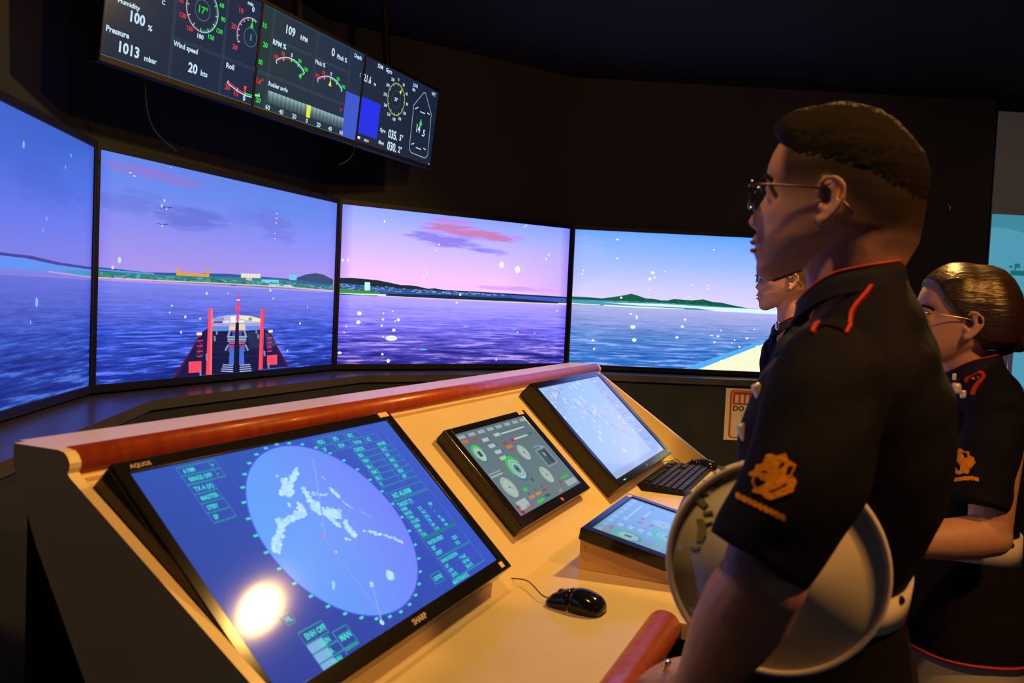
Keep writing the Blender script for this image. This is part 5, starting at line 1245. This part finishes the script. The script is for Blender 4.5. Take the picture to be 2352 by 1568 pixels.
def person(base, face_dir, ear_z, label, sc, skin, prm):
    """local axes: +x own right, +y forward, z up, origin on the floor under the ear canal"""
    th = math.atan2(face_dir[1], face_dir[0])-math.pi/2
    root = empty('person', (base[0], base[1], 0), th, label=label, cat='person'); LOCALS.add(root.name)
    Rt = Matrix.Rotation(th, 4, 'Z'); Rt.translation = (base[0], base[1], 0); inv = Rt.inverted()
    L = lambda P: np.array((inv @ Vector(tuple(map(float, P))))[:])
    zc = ear_z-.113*sc[2]                                            # chin height
    hy = prm.get('heady', 0); HM = Matrix.Translation((0, hy, ear_z)) @ Matrix.Rotation(prm.get('turn', 0), 4, 'Z') @ Matrix.Rotation(prm.get('nod', 0), 4, 'X') @ Matrix.Translation((0, 0, -.106*sc[2]))
    body = MB()
    body.loft(xf(head_rings(sc), HM))
    for s_ in (-1, 1):
        e_ = MB(); ear_mb(e_, s_, sc); body.add([np.array((HM @ Vector(v))[:]) for v in e_.v], e_.f)
    for s_ in (-1, 1):   # upper and lower eyelids
        for (dz, dy, r) in ((.0045, .0705, .0122), (-.0060, .0690, .0118)):
            c_ = np.array((HM @ Vector((s_*.031*sc[0], dy*sc[1], (.1225+dz)*sc[2])))[:]); body.tube([c_-np.array([.006, 0, 0]), c_+np.array([.006, 0, 0])], (r*.85), 16) if False else body.tube([c_-np.array([.005, 0, 0]), c_+np.array([.005, 0, 0])], [r*.95, r*.95], 16)
    nk = prm['neck']   # list of (y, z, ry, rx)
    body.tube([np.array([0, y, z]) for y, z, _, _ in nk], [(rx, ry) for _, _, ry, rx in nk], 28, ref=(0, 1, 0), cap='flat')
    lv = prm['torso']
    body.loft(torso_rings([(z-.004, yb+.014, yf-.014, w-.014) for z, yb, yf, w in lv], zsh=lv[0][0]))
    arms = prm['arms']
    for (sh, el, wr, hand) in arms:
        u_ = (el-sh); f_ = (wr-el)
        body.tube([sh, sh+u_*.3, sh+u_*.7, el], [.050*prm['ak'], .050*prm['ak'], .043*prm['ak'], .040*prm['ak']], 20)
        body.tube([el-f_*.02, el+f_*.2, el+f_*.45, wr-f_*.12, wr], [.040*prm['ak'], .044*prm['ak'], .041*prm['ak'], .028*prm['ak'], .026*prm['ak']], 20)
        hand_mb(body, wr, *hand)
    hipz = prm['hipz']
    for s_ in (-1, 1):
        body.tube([np.array([s_*.085, prm['hipy'], hipz]), np.array([s_*.09, prm['hipy']+.01, hipz*.52]), np.array([s_*.09, prm['hipy']-.015, .09])], [.075, .050, .036], 18)
        body.tube([np.array([s_*.09, prm['hipy']-.03, .05]), np.array([s_*.095, prm['hipy']+.12, .03])], [(.036, .040), (.036, .022)], 14)
    me = voxel(body, prm.get('vox', .0032), 3)
    Hi = HM.inverted(); Hin = np.array(Hi)
    def hl(co): q = co @ Hin[:3, :3].T+Hin[:3, 3]; return q/np.array(sc)
    tone_attr(me, lambda co: prm['tone'](hl(co)))
    bo = local_obj('body', me, skin, root)
    # hair: an offset copy of the head where hair grows
    mask = prm['hairmask']
    def off(z, a, p):
        k_ = mask(p[0], p[1], z); return -.004+(prm['hair_t']+.004)*k_
    hm = MB(); hm.loft(xf(head_rings(sc, off, 90, 120), HM))
    for f in prm.get('hair_extra', lambda HM, sc: [])(HM, sc): hm.add(*f)
    ho = lbuild(hm, 'hair', prm['hairm'], root)
    if prm['hairm'] is HAIR: rh = np.random.RandomState(3); displace(ho.data, lambda c_: rh.uniform(-.0010, .0012, len(c_)))
    for s_ in (-1, 1):
        ey = MB(); c_ = np.array((HM @ Vector((s_*.031*sc[0], .0700*sc[1], .1225*sc[2])))[:]); ey.tube([c_-np.array([0, .0015, .0005]), c_+np.array([0, -.0015, .0005])], .0104, 16)
        ye = lbuild(ey, 'eye', M['eye'], root); pu = MB(); c_ = np.array((HM @ Vector((s_*.031*sc[0], .0785*sc[1], .1225*sc[2])))[:]); pu.tube([c_-np.array([0, .001, 0]), c_+np.array([0, .0012, 0])], .0045, 12, cap='flat', ref=(0, 0, 1))
        o_ = lbuild(pu, 'pupil', M['blackm'], root); o_.parent = ye
    br = MB()
    for s_ in (-1, 1):
        br.tube(crspline([np.array((HM @ Vector((s_*x*sc[0], y*sc[1], z*sc[2])))[:]) for x, y, z in ((.012, .089, .139), (.028, .088, .1445), (.045, .081, .142), (.055, .072, .136))], 5), [(.0022, .0035)]*16, 8)
    lbuild(br, 'eyebrows', HAIR, root)
    lip = MB()
    for (z, y, r) in ((.0575, .0985, .0032), (.0465, .0968, .0036)):
        lip.tube(crspline([np.array((HM @ Vector((x*sc[0], (y-abs(x)**1.6*1.6)*sc[1], z*sc[2])))[:]) for x in (-.024, -.012, 0, .012, .024)], 4), [(r*.9, r*.8)]*17, 8)
    lbuild(lip, 'lips', mat('lips', (.36, .15, .13), .5), root)
    return root, Rt, inv, L, HM, bo

def uniform(root, prm, L, collar=True):
    sh = MB(); lv = prm['torso']
    sh.loft(torso_rings(lv, zsh=lv[0][0]))
    for (s_, el, wr, _), hh in zip(prm['arms'], prm['hems']):
        hem, rh = hh[:2]
        if len(hh) > 2:
            P5 = crspline([s_+np.array([-np.sign(s_[0])*.06, 0, .012]), s_, hh[2], hem], 6); R5 = [float(np.interp(i, [0, 6, 12, 18], [.060, prm['rs'], prm['rs']*.98, rh])) for i in range(len(P5))]
            sh.tube(P5, R5, 26, cap='flat'); sh.tube([s_+np.array([-np.sign(s_[0])*.10, 0, .03]), s_+np.array([-np.sign(s_[0])*.03, 0, .006]), s_], [.045, .055, prm['rs']*.97], 20); continue
        sh.tube([s_+np.array([-np.sign(s_[0])*.06, 0, .012]), s_, s_*.65+hem*.35, s_*.25+hem*.75, hem], [(.060, .060), (prm['rs'], prm['rs']), (prm['rs']*1.0, prm['rs']*1.0), (rh*1.0, rh*1.0), (rh, rh)], 26, cap='flat')
        sh.tube([s_+np.array([-np.sign(s_[0])*.10, 0, .03]), s_+np.array([-np.sign(s_[0])*.03, 0, .006]), s_], [.045, .055, prm['rs']*.97], 20)
    me = voxel(sh, .0045, 6)
    ph = prm.get('phase', 0)
    displace(me, lambda c_: .0022*np.sin(c_[:, 2]*38+c_[:, 1]*22+ph)*np.sin(c_[:, 0]*19+c_[:, 2]*13)+.0014*np.sin(c_[:, 2]*90+c_[:, 1]*60+ph)*np.sin(c_[:, 1]*41))
    so = local_obj('shirt', me, M['navy'], root)
    return so

def sstep(x, a, b): t = np.clip((x-a)/(b-a), 0, 1); return t*t*(3-2*t)
def smap(S_, root, name, polys, tr, m, step=3.0, depth=.0016, holes=()):
    return project_patch(name, [[tr(*q) for q in P] for P in polys], S_, root, m, step, depth, [[tr(*q) for q in P] for P in holes])
def strip(pts, w):
    """photo-space polyline -> list of quads"""
    P = [np.array(p, float) for p in crspline([np.array(p, float) for p in pts], 5)]; out = []
    for a, b in zip(P[:-1], P[1:]):
        d = b-a; d /= np.linalg.norm(d)+1e-9; n = np.array([-d[1], d[0]])*w/2; a = a-d*w*.2; b = b+d*w*.2
        out.append([a-n, b-n, b+n, a+n])
    return out
def collar(root, cy, rx, ry, ztop, slope, h, m):
    """standing collar: ring that drops towards the throat, with red piping on its top edge"""
    mb = MB(); rings = []; top = []
    for (dr, kz) in ((.010, 0.), (.0045, .5), (.0025, 1.), (-.0025, 1.), (-.004, 0.)):
        rg = []
        for k in range(56):
            a = 2*math.pi*k/56; y = cy+(ry+dr)*math.sin(a); x = (rx+dr)*math.cos(a); dy = ry*math.sin(a); z1_ = ztop-slope*dy-(7.5*dy*dy if dy > 0 else 0); rg.append(np.array([x, y, z1_-h*(1-kz)]))
            if dr == .0025: top.append(np.array([x, y, z1_+.0005]))
        rings.append(rg)
    rings.append(rings[0]); mb.loft(rings, caps=False); lbuild(mb, 'collar', m, root)
    mb = MB(); mb.tube(top+[top[0]], .0016, 6, cap='flat'); lbuild(mb, 'collar_piping', M['redpipe'], root)
def belt(root, rings_lv, z0, z1_, m, off=.006):
    mb = MB(); rg = []
    for (z, o_) in ((z0, -.004), (z0, off), (z1_, off), (z1_, -.004)):
        zz = [l[0] for l in rings_lv][::-1]; f = lambda i: float(np.interp(z, zz, [l[i] for l in rings_lv][::-1]))
        yb, yf, w = f(1)-o_, f(2)+o_, f(3)+o_; r_ = []
        for k in range(64):
            a = 2*math.pi*k/64; ca, sa = math.cos(a), math.sin(a); r_.append(np.array([w*math.copysign(abs(ca)**(2/2.4), ca), (yb+yf)/2+(yf-yb)/2*math.copysign(abs(sa)**(2/2.4), sa), z]))
        rg.append(r_)
    mb.loft(rg+[rg[0]], caps=False); return lbuild(mb, 'belt', m, root)
def trousers(root, lv, hipz, hipy, m, wtop, cuff=.06):
    t = MB(); t.loft(torso_rings(lv))
    for s_ in (-1, 1):
        t.tube([np.array([s_*.085, hipy, hipz]), np.array([s_*.088, hipy+.005, hipz*.72]), np.array([s_*.09, hipy+.01, hipz*.48]), np.array([s_*.09, hipy-.015, cuff])], [(.098, .098), (.088, .085), (.070, .068), (.062, .060)], 22, cap='flat')
    me = voxel(t, .006, 5); displace(me, lambda c_: .0025*np.sin(c_[:, 2]*30+c_[:, 0]*25)*np.sin(c_[:, 1]*30))
    return local_obj('trousers', me, m, root)
def shoes(root, hipy):
    for s_ in (-1, 1):
        mb = MB(); rg = []
        for (y, w, z) in ((-.095, .020, .045), (-.085, .033, .075), (-.04, .038, .088), (.01, .040, .080), (.07, .046, .058), (.13, .046, .045), (.165, .034, .034), (.178, .012, .022)):
            rg.append([np.array([s_*.093+w*math.cos(a), hipy-.01+y, .004+z*max(math.sin(a), 0)**.7*1.0+(-.002 if math.sin(a) < 0 else 0)]) for a in np.linspace(0, 2*math.pi, 20, endpoint=False)])
        mb.loft(rg); lbuild(mb, 'shoe', M['shoe'], root)

# ------------------------------------------------ nearest person (man in spectacles, holding a cap)
FD = (-.906, .42)
pbase = (.4385, 1.12)
th0 = math.atan2(FD[1], FD[0])-math.pi/2
R0 = Matrix.Rotation(th0, 4, 'Z'); R0.translation = (*pbase, 0); R0i = R0.inverted()
LL = lambda P: np.array((R0i @ Vector(tuple(map(float, P))))[:])
shL = LL((.358, .945, 1.372)); elL = LL(aty((1752, 1335), .875)); wrL = LL(aty((1600, 1580), .985)); hemL = LL(aty((1740, 1288), .872)); preL = LL(aty((1842, 1110), .885))
hd = LL(aty((1495, 1530), 1.10))-wrL
lvm = [(1.470, -.078, .034, .068), (1.458, -.088, .040, .088), (1.435, -.104, .052, .130), (1.40, -.123, .075, .175), (1.34, -.143, .108, .190), (1.26, -.146, .122, .182), (1.18, -.130, .115, .166), (1.105, -.096, .100, .152), (1.05, -.100, .100, .160)]
shR = np.array([.185, -.01, 1.372]); elR = np.array([.235, -.03, 1.10]); wrR = np.array([.235, .03, .86]); hemR = np.array([.222, -.022, 1.16])
def tone_m(q):
    x, y, z = q[:, 0], q[:, 1], q[:, 2]
    line = .172-.060*sstep(-y, -.02, .10)
    t = sstep(z, line-.080, line-.020)*sstep(-y, -.070, -.052)*(1-sstep(np.abs(x), .076, .080)*(y < .03))
    stub = .0
    return np.clip(t*1.0*(q[:, 2] > .05), 0, 1)
def hmask_m(x, y, z):
    line = np.interp(y, [-.11, -.06, 0, .045, .06, .075, .1], [.128, .150, .170, .178, .184, .196, .208])
    fr = float(sstep(np.array(y), .02, .06))
    return float(sstep(z, line-.040+.030*fr, line+.050-.034*fr)*(1+.8*fr))
prm = dict(neck=[(-.030, 1.34, .054, .056), (-.018, 1.44, .058, .057), (-.010, 1.51, .058, .057), (-.016, 1.555, .072, .058), (-.014, 1.60, .080, .054)], heady=.024, torso=lvm,
           arms=[(shL, elL, wrL, (hd, np.array([-.35, .1, .9]), -1, .75)), (shR, elR, wrR, ((0, .05, -1), (1, 0, 0), -1, .45))],
           hems=[(hemL, .0560, preL), (hemR, .0555)], rs=.066, ak=1.12, hipz=.93, hipy=-.01, tone=tone_m, hairmask=hmask_m, hair_t=.0085, hairm=HAIR, nod=.05, phase=.4)
root, Rt, inv, L, HM, bo = person(pbase, FD, 1.594, 'person standing nearest in spectacles and dark short sleeved uniform, cap under the arm', (1.02, .97, 1.015), SKIN, prm)
man = root
shirt = uniform(root, prm, L)
collar(root, -.007, .066, .063, 1.512, .25, .030, M['navyc'])
bl_ = belt(root, [(z, a, b, w) for z, a, b, w in lvm], 1.078, 1.118, M['whitep'])
project_patch('belt_eyelet', [[(2071+6*math.cos(a), 1378+9*math.sin(a)) for a in np.linspace(0, 6.2, 12)]], bl_, root, M['blackm'], 1.5, .0012)
trousers(root, [(1.085, -.094, .098, .150), (1.03, -.108, .102, .158), (.97, -.125, .105, .170), (.90, -.12, .10, .172), (.84, -.09, .085, .16)], .90, -.01, M['trouser'], .15)
shoes(root, -.01)
glasses(root, HM, (1.02, .97, 1.015), M['lead'], .0014)
# epaulette, embroidery, badges: laid on the cloth
ZE = lambda x, y: (1840+x/7.468, 590+y/7.468)
project_patch('epaulette', [[ZE(*q) for q in ((1190, 390), (980, 380), (860, 440), (740, 560), (660, 720), (520, 860), (330, 1030), (220, 1280), (420, 1180), (600, 1230), (780, 1300), (880, 980), (1060, 720), (1210, 560), (1240, 440))]], shirt, root, M['navy'], 3, .0025)
project_patch('epaulette_piping', strip([ZE(*q) for q in ((1185, 390), (1235, 450), (1190, 560), (1080, 700), (960, 840), (880, 980), (850, 1130), (760, 1320))], 7)+strip([ZE(*q) for q in ((1160, 355), (1300, 335), (1480, 330), (1790, 355))], 4.5)+strip([ZE(*q) for q in ((860, 440), (760, 530), (690, 640), (650, 735))], 7)+strip([ZE(*q) for q in ((330, 1110), (270, 1190), (215, 1300))], 9), shirt, root, M['redpipe'], 1.6, .0040)
project_patch('epaulette_pin', [[ZE(*q) for q in P] for P in (((960, 455), (1060, 460), (1085, 500), (1030, 515), (960, 490)), ((800, 550), (900, 530), (1000, 525), (1010, 550), (930, 575), (860, 600), (800, 580)))], shirt, root, M['brass'], 1.3, .0055)
ZB = lambda x, y: (1660+x/7.84, 1020+y/7.84)
project_patch('sleeve_emblem', [[ZB(*q) for q in ((800, 200), (860, 185), (980, 225), (1140, 175), (1180, 290), (1325, 375), (1290, 480), (1240, 590), (1160, 640), (1280, 600), (1340, 680), (1290, 780), (1270, 860), (1000, 970), (870, 1010), (780, 980), (700, 900), (560, 880), (560, 820), (600, 800), (550, 700), (560, 590), (490, 570), (510, 520), (600, 470), (620, 390), (740, 360))]], shirt, root, M['gold'], 1.8, .0022,
    holes=[[ZB(*q) for q in P] for P in (((730, 480), (840, 500), (800, 530), (700, 530), (640, 570), (700, 520)), ((1080, 320), (1140, 350), (1090, 430), (990, 460)), ((1180, 410), (1290, 400), (1220, 560), (1130, 580), (1150, 500)), ((590, 600), (680, 590), (700, 650), (800, 670), (760, 740), (640, 800), (570, 730)), ((840, 850), (1000, 800), (1170, 690), (1150, 770), (1080, 800), (880, 890)))])
blocks = []
for k in range(9):
    x0_, y0_ = 260+k*96, 890+k*46
    blocks.append([ZB(*q) for q in ((x0_, y0_), (x0_+40, y0_-8), (x0_+92, y0_+38), (x0_+100, y0_+110), (x0_+52, y0_+120), (x0_+4, y0_+74))])
project_patch('sleeve_lettering', blocks, shirt, root, M['gold'], 1.6, .0022)
for (x, y, r, z_) in ((1848, 728, 9, 14),):
    project_patch('collar_badge', [[(x+r*math.cos(a), y+z_*math.sin(a)) for a in np.linspace(0, 6.2, 14)]], shirt, root, M['chrome'], 1.5, .006)
# chest pins seen at the front edge of the uniform
for (px, d, r) in (((1742, 900), 1.055, .008), ((1707, 992), 1.06, .008)):
    pin = MB(); c_ = LL(aty(px, d)); pin.tube([c_-np.array([0, .003, .006]), c_+np.array([0, .003, .006])], [(r, r*.8)]*2, 12); lbuild(pin, 'chest_pin', M['pinm'], root)
mb = MB(); a_ = LL(aty((1533, 1522), 1.02)); b_ = LL(aty((1527, 1534), 1.022))
mb.tube([a_, (a_+b_)/2, b_], .0050, 12); lbuild(mb, 'ring', M['chrome'], root)

# ------------------------------------------------ white cap held under the arm
cc = aty((1780, 1298), .958); cn = np.array([-.30, -.952, .05]); cn /= np.linalg.norm(cn)
cx_ = np.cross(EZ, cn); cx_ /= np.linalg.norm(cx_); cy_ = np.cross(cn, cx_)
t = empty('peaked_cap', cc-cn*.02, 0, label='large round white peaked cap clamped under the nearest person\'s arm', cat='cap')
def disc_rings(spec, n=72, e=1.0):
    return [[cc+cx_*r*math.cos(a)+cy_*r*e*math.sin(a)+cn*h for a in np.linspace(0, 2*math.pi, n, endpoint=False)] for (r, h) in spec]
RCAP = .1245
mb = MB(); mb.loft(disc_rings([(.001, .0085), (.03, .008), (.06, .007), (.09, .0065), (.113, .008), (.119, .010)]), caps=True); 
capm = mat('cap_cloth_under_cover', (.55, .55, .50), .30, spec=.5, coat=.4, noise=((14, 14, 14), (.64, .63, .56)))
mb.build('top_cloth', capm, t, True)
mb = MB(); mb.loft(disc_rings([(.1155, .008), (.118, .0125), (.1225, .0135), (RCAP, .009), (RCAP+.0005, .002), (.122, -.012), (.108, -.026), (.092, -.034), (.090, -.050), (.086, -.050), (.086, -.036)]), caps=False); mb.build('crown', M['white'], t, True)
mb = MB(); mb.loft(disc_rings([(.0915, -.036), (.0915, -.052), (.0895, -.052), (.0895, -.036)]), caps=False); mb.build('band', M['navy'], t, True)
mb = MB(); rr = []
for j, r in enumerate((.088, .100, .115, .128)):
    rr.append([cc+cx_*r*math.cos(a)+cy_*r*math.sin(a)+cn*(-.050-.012*j) for a in np.linspace(math.radians(150), math.radians(260), 24)])
rr2 = [[p-cn*.003 for p in r] for r in rr[::-1]]
mb.loft(rr+rr2+[rr[0]], closed=False, caps=False); mb.build('visor', M['shoe'], t, True)
ZC = lambda x, y: (1500+x/4.127, 1020+y/4.127)
gl = mat('dull_gold_thread', (.50, .52, .20), .5)
lv_ = [[(330, 430), (400, 470), (480, 520), (520, 560), (480, 600), (420, 550), (340, 510)], [(410, 390), (470, 410), (530, 460), (490, 470), (420, 430)], [(460, 330), (530, 350), (570, 390), (520, 390)], [(560, 255), (640, 270), (710, 320), (680, 350), (600, 310)], [(610, 205), (760, 230), (750, 250), (640, 245)], [(410, 705), (470, 700), (500, 740), (560, 730), (500, 760), (500, 850), (470, 910), (410, 915), (425, 800), (415, 750)], [(350, 965), (450, 960), (440, 985), (390, 1000)], [(470, 640), (560, 620), (570, 650), (480, 660)]]
ml = MB(); top_n = cn
for P in lv_:
    pts = [onpl(ZC(*q), cc+cn*.0095, cn) for q in P]; ml.prism(pts, cn*.0014)
ml.build('gold_leaf_embroidery', gl, t)['kind'] = 'stuff'

# ------------------------------------------------ woman at the right edge
FD2 = (-.990, .120); pb2 = (1.006, 1.875)
th1 = math.atan2(FD2[1], FD2[0])-math.pi/2; R1 = Matrix.Rotation(th1, 4, 'Z'); R1.translation = (*pb2, 0); R1i = R1.inverted()
L2_ = lambda P: np.array((R1i @ Vector(tuple(map(float, P))))[:])
lvw = [(1.345, -.080, .026, .060), (1.335, -.088, .032, .074), (1.31, -.108, .040, .115), (1.27, -.125, .065, .150), (1.20, -.138, .088, .155), (1.10, -.138, .080, .143), (1.00, -.128, .058, .128), (.96, -.130, .062, .130)]
s2L = np.array([-.160, -.02, 1.268]); e2 = L2_(aty((2272, 1232), 1.675)); h2 = L2_(aty((2240, 1158), 1.680)); w2 = L2_(aty((2035, 1248), 1.66))
s2R = np.array([.160, -.02, 1.268]); e2R = np.array([.200, -.04, 1.02]); w2R = np.array([.12, .16, .98]); h2R = np.array([.190, -.034, 1.09])
def tone_w(q): return np.zeros(len(q))
def hmask_w(x, y, z):
    line = np.interp(y, [-.11, -.06, -.02, .010, .030, .050, .066, .09], [.045, .060, .085, .118, .132, .155, .190, .215])
    return float(sstep(z, line-.004, line+.008))*(1+2.0*float(sstep(np.array(-y), .01, .09)))
def bun(HM, sc):
    mb = MB(); c_ = [np.array((HM @ Vector((x*sc[0], y*sc[1], z*sc[2])))[:]) for x, y, z in ((0, -.098, .098), (0, -.128, .094), (0, -.150, .090))]
    mb.tube(c_, [(.030, .032), (.043, .047), (.028, .032)], 28, ref=(1, 0, 0)); return [(mb.v, mb.f)]
prm2 = dict(neck=[(-.028, 1.24, .048, .050), (-.020, 1.33, .048, .049), (-.004, 1.39, .050, .048), (.006, 1.44, .056, .050)], torso=lvw,
            arms=[(s2L, e2, w2, ((0, 1, 0), (-1, 0, .2), -1, .9)), (s2R, e2R, w2R, ((-.8, .6, 0), (0, 1, .3), 1, .9))],
            hems=[(h2, .060), (h2R, .052)], rs=.060, ak=1.0, hipz=.80, hipy=-.03, tone=tone_w, hairmask=hmask_w, hair_t=.009, hairm=HAIRL, hair_extra=bun, heady=.018, nod=.05, phase=1.7, vox=.0036)
sc2 = (.98, .92, 1.03)
root, Rt, inv, L, HM, bo = person(pb2, FD2, 1.444, 'person at the right edge with sleek hair bun, wire spectacles and white belt', sc2, SKINL, prm2)
shirt = uniform(root, prm2, L)
collar(root, -.020, .058, .060, 1.378, .25, .027, M['navyc'])
bl_ = belt(root, lvw, .942, 1.000, M['whitep'], .007)
for yy_ in (1214, 1252): project_patch('belt_eyelet', [[(2324+5*math.cos(a), yy_+6*math.sin(a)) for a in np.linspace(0, 6.2, 12)]], bl_, root, M['blackm'], 1.3, .0012)
sk = MB(); sk.loft(torso_rings([(.965, -.128, .060, .130), (.90, -.150, .085, .155), (.82, -.165, .108, .172), (.79, -.168, .108, .176), (.746, -.166, .106, .178)]))
me = voxel(sk, .006, 3); displace(me, lambda c_: .003*np.sin(c_[:, 0]*40+c_[:, 1]*34)*np.clip((1-c_[:, 2])*3, 0, 1)); local_obj('skirt', me, M['trouser'], root)
belt(root, [(.80, -.166, .106, .178), (.60, -.166, .106, .178)], .743, .748, M['redpipe'], .003).name = 'skirt_piping'
trousers(root, [(.80, -.14, .090, .155), (.74, -.155, .100, .168), (.66, -.155, .100, .168), (.58, -.13, .09, .155)], .64, -.03, mat('pale_grey_cloth', (.5, .47, .44), .8), .15)
shoes(root, -.03)
glasses(root, HM, sc2, M['goldwire'], .0010, .016)
ZW = lambda x, y: (2180+x/8.709, 780+y/8.709)
project_patch('epaulette_piping', strip([ZW(*q) for q in ((480, 1100), (510, 1000), (580, 900), (660, 800), (690, 720), (640, 670), (560, 665), (470, 700), (400, 760), (340, 840))], 7.5), shirt, root, M['redpipe'], 1.8, .004)
project_patch('epaulette_pin', [[ZW(*q) for q in P] for P in (((430, 735), (510, 740), (505, 760), (430, 755)), ((530, 750), (605, 765), (600, 785), (530, 775)), ((460, 780), (530, 790), (520, 812), (450, 800)))], shirt, root, M['brass'], 1.2, .006)
ZV = lambda x, y: (2160+x/14.25, 1010+y/14.25)
project_patch('sleeve_emblem', [[ZV(*q) for q in ((600, 290), (700, 300), (760, 370), (950, 390), (960, 540), (1100, 560), (1120, 680), (1160, 740), (1080, 840), (960, 970), (920, 1110), (760, 1090), (640, 1140), (520, 1100), (440, 980), (380, 860), (330, 640), (410, 640), (390, 420), (500, 400), (590, 370))]], shirt, root, M['gold'], 1.6, .0022,
    holes=[[ZV(*q) for q in P] for P in (((490, 720), (600, 720), (680, 860), (650, 1030), (560, 1000), (500, 860)), ((740, 410), (900, 430), (900, 600), (760, 570)))])
project_patch('sleeve_lettering', [[ZV(*q) for q in ((370, 1290), (600, 1230), (860, 1190), (1060, 1190), (1270, 1250), (1260, 1360), (980, 1310), (600, 1350), (380, 1400))]], shirt, root, M['gold'], 1.6, .0022)
for (px, d, r) in (((2196, 892), 1.72, .010), ((2212, 905), 1.72, .006), ((2192, 865), 1.74, .004)):
    br_ = MB(); c_ = L2_(aty(px, d)); br_.tube([c_-np.array([0, 0, .004]), c_+np.array([0, 0, .004])], r, 12); lbuild(br_, 'chest_pin', M['pinm'], root)

# ------------------------------------------------ person beyond, mostly hidden
FD3 = (-.985, .17); pb3 = aty((1808, 650), 2.88)[:2]
prm3 = dict(neck=[(-.03, 1.32, .052, .054), (-.03, 1.41, .054, .055), (-.028, 1.48, .056, .054), (-.02, 1.55, .06, .052)], torso=[(z-.055, a, b*.45-.01, w) for z, a, b, w in lvm],
            arms=[(np.array([-.185, -.01, 1.317]), np.array([-.225, -.03, 1.06]), np.array([-.215, .04, .82]), ((0, .1, -1), (-1, 0, 0), 1, .4)), (np.array([.185, -.01, 1.317]), np.array([.225, -.03, 1.06]), np.array([.215, .04, .82]), ((0, .1, -1), (1, 0, 0), -1, .4))],
            hems=[(np.array([-.218, -.024, 1.11]), .054), (np.array([.218, -.024, 1.11]), .054)], rs=.064, ak=1.0, hipz=.88, hipy=-.01, tone=tone_m, hairmask=hmask_m, hair_t=.010, hairm=HAIR, nod=.03, phase=2.9, vox=.0045)
root, Rt, inv, L, HM, bo = person(pb3, FD3, 1.563, 'person standing farthest beyond the nearest one, in spectacles and dark collar, mostly hidden', (.98, .98, .99), SKINL, prm3)
shirt = uniform(root, prm3, L)
collar(root, -.026, .064, .066, 1.452, .25, .030, M['navyc'])
belt(root, [(z-.055, a, b*.45-.01, w) for z, a, b, w in lvm], 1.023, 1.063, M['whitep'])
trousers(root, [(1.03, -.094, .035, .150), (.98, -.108, .060, .158), (.92, -.125, .080, .170), (.86, -.12, .10, .172), (.80, -.09, .085, .16)], .86, -.01, M['trouser'], .15)
shoes(root, -.01); glasses(root, HM, (.98, .98, .99), M['lead'], .0014)
mb = MB(); c_ = np.array([-.045, .028, 1.415]); mb.tube([c_-np.array([0, 0, .008]), c_+np.array([0, 0, .008])], .009, 12); lbuild(mb, 'collar_badge', M['chrome'], root)
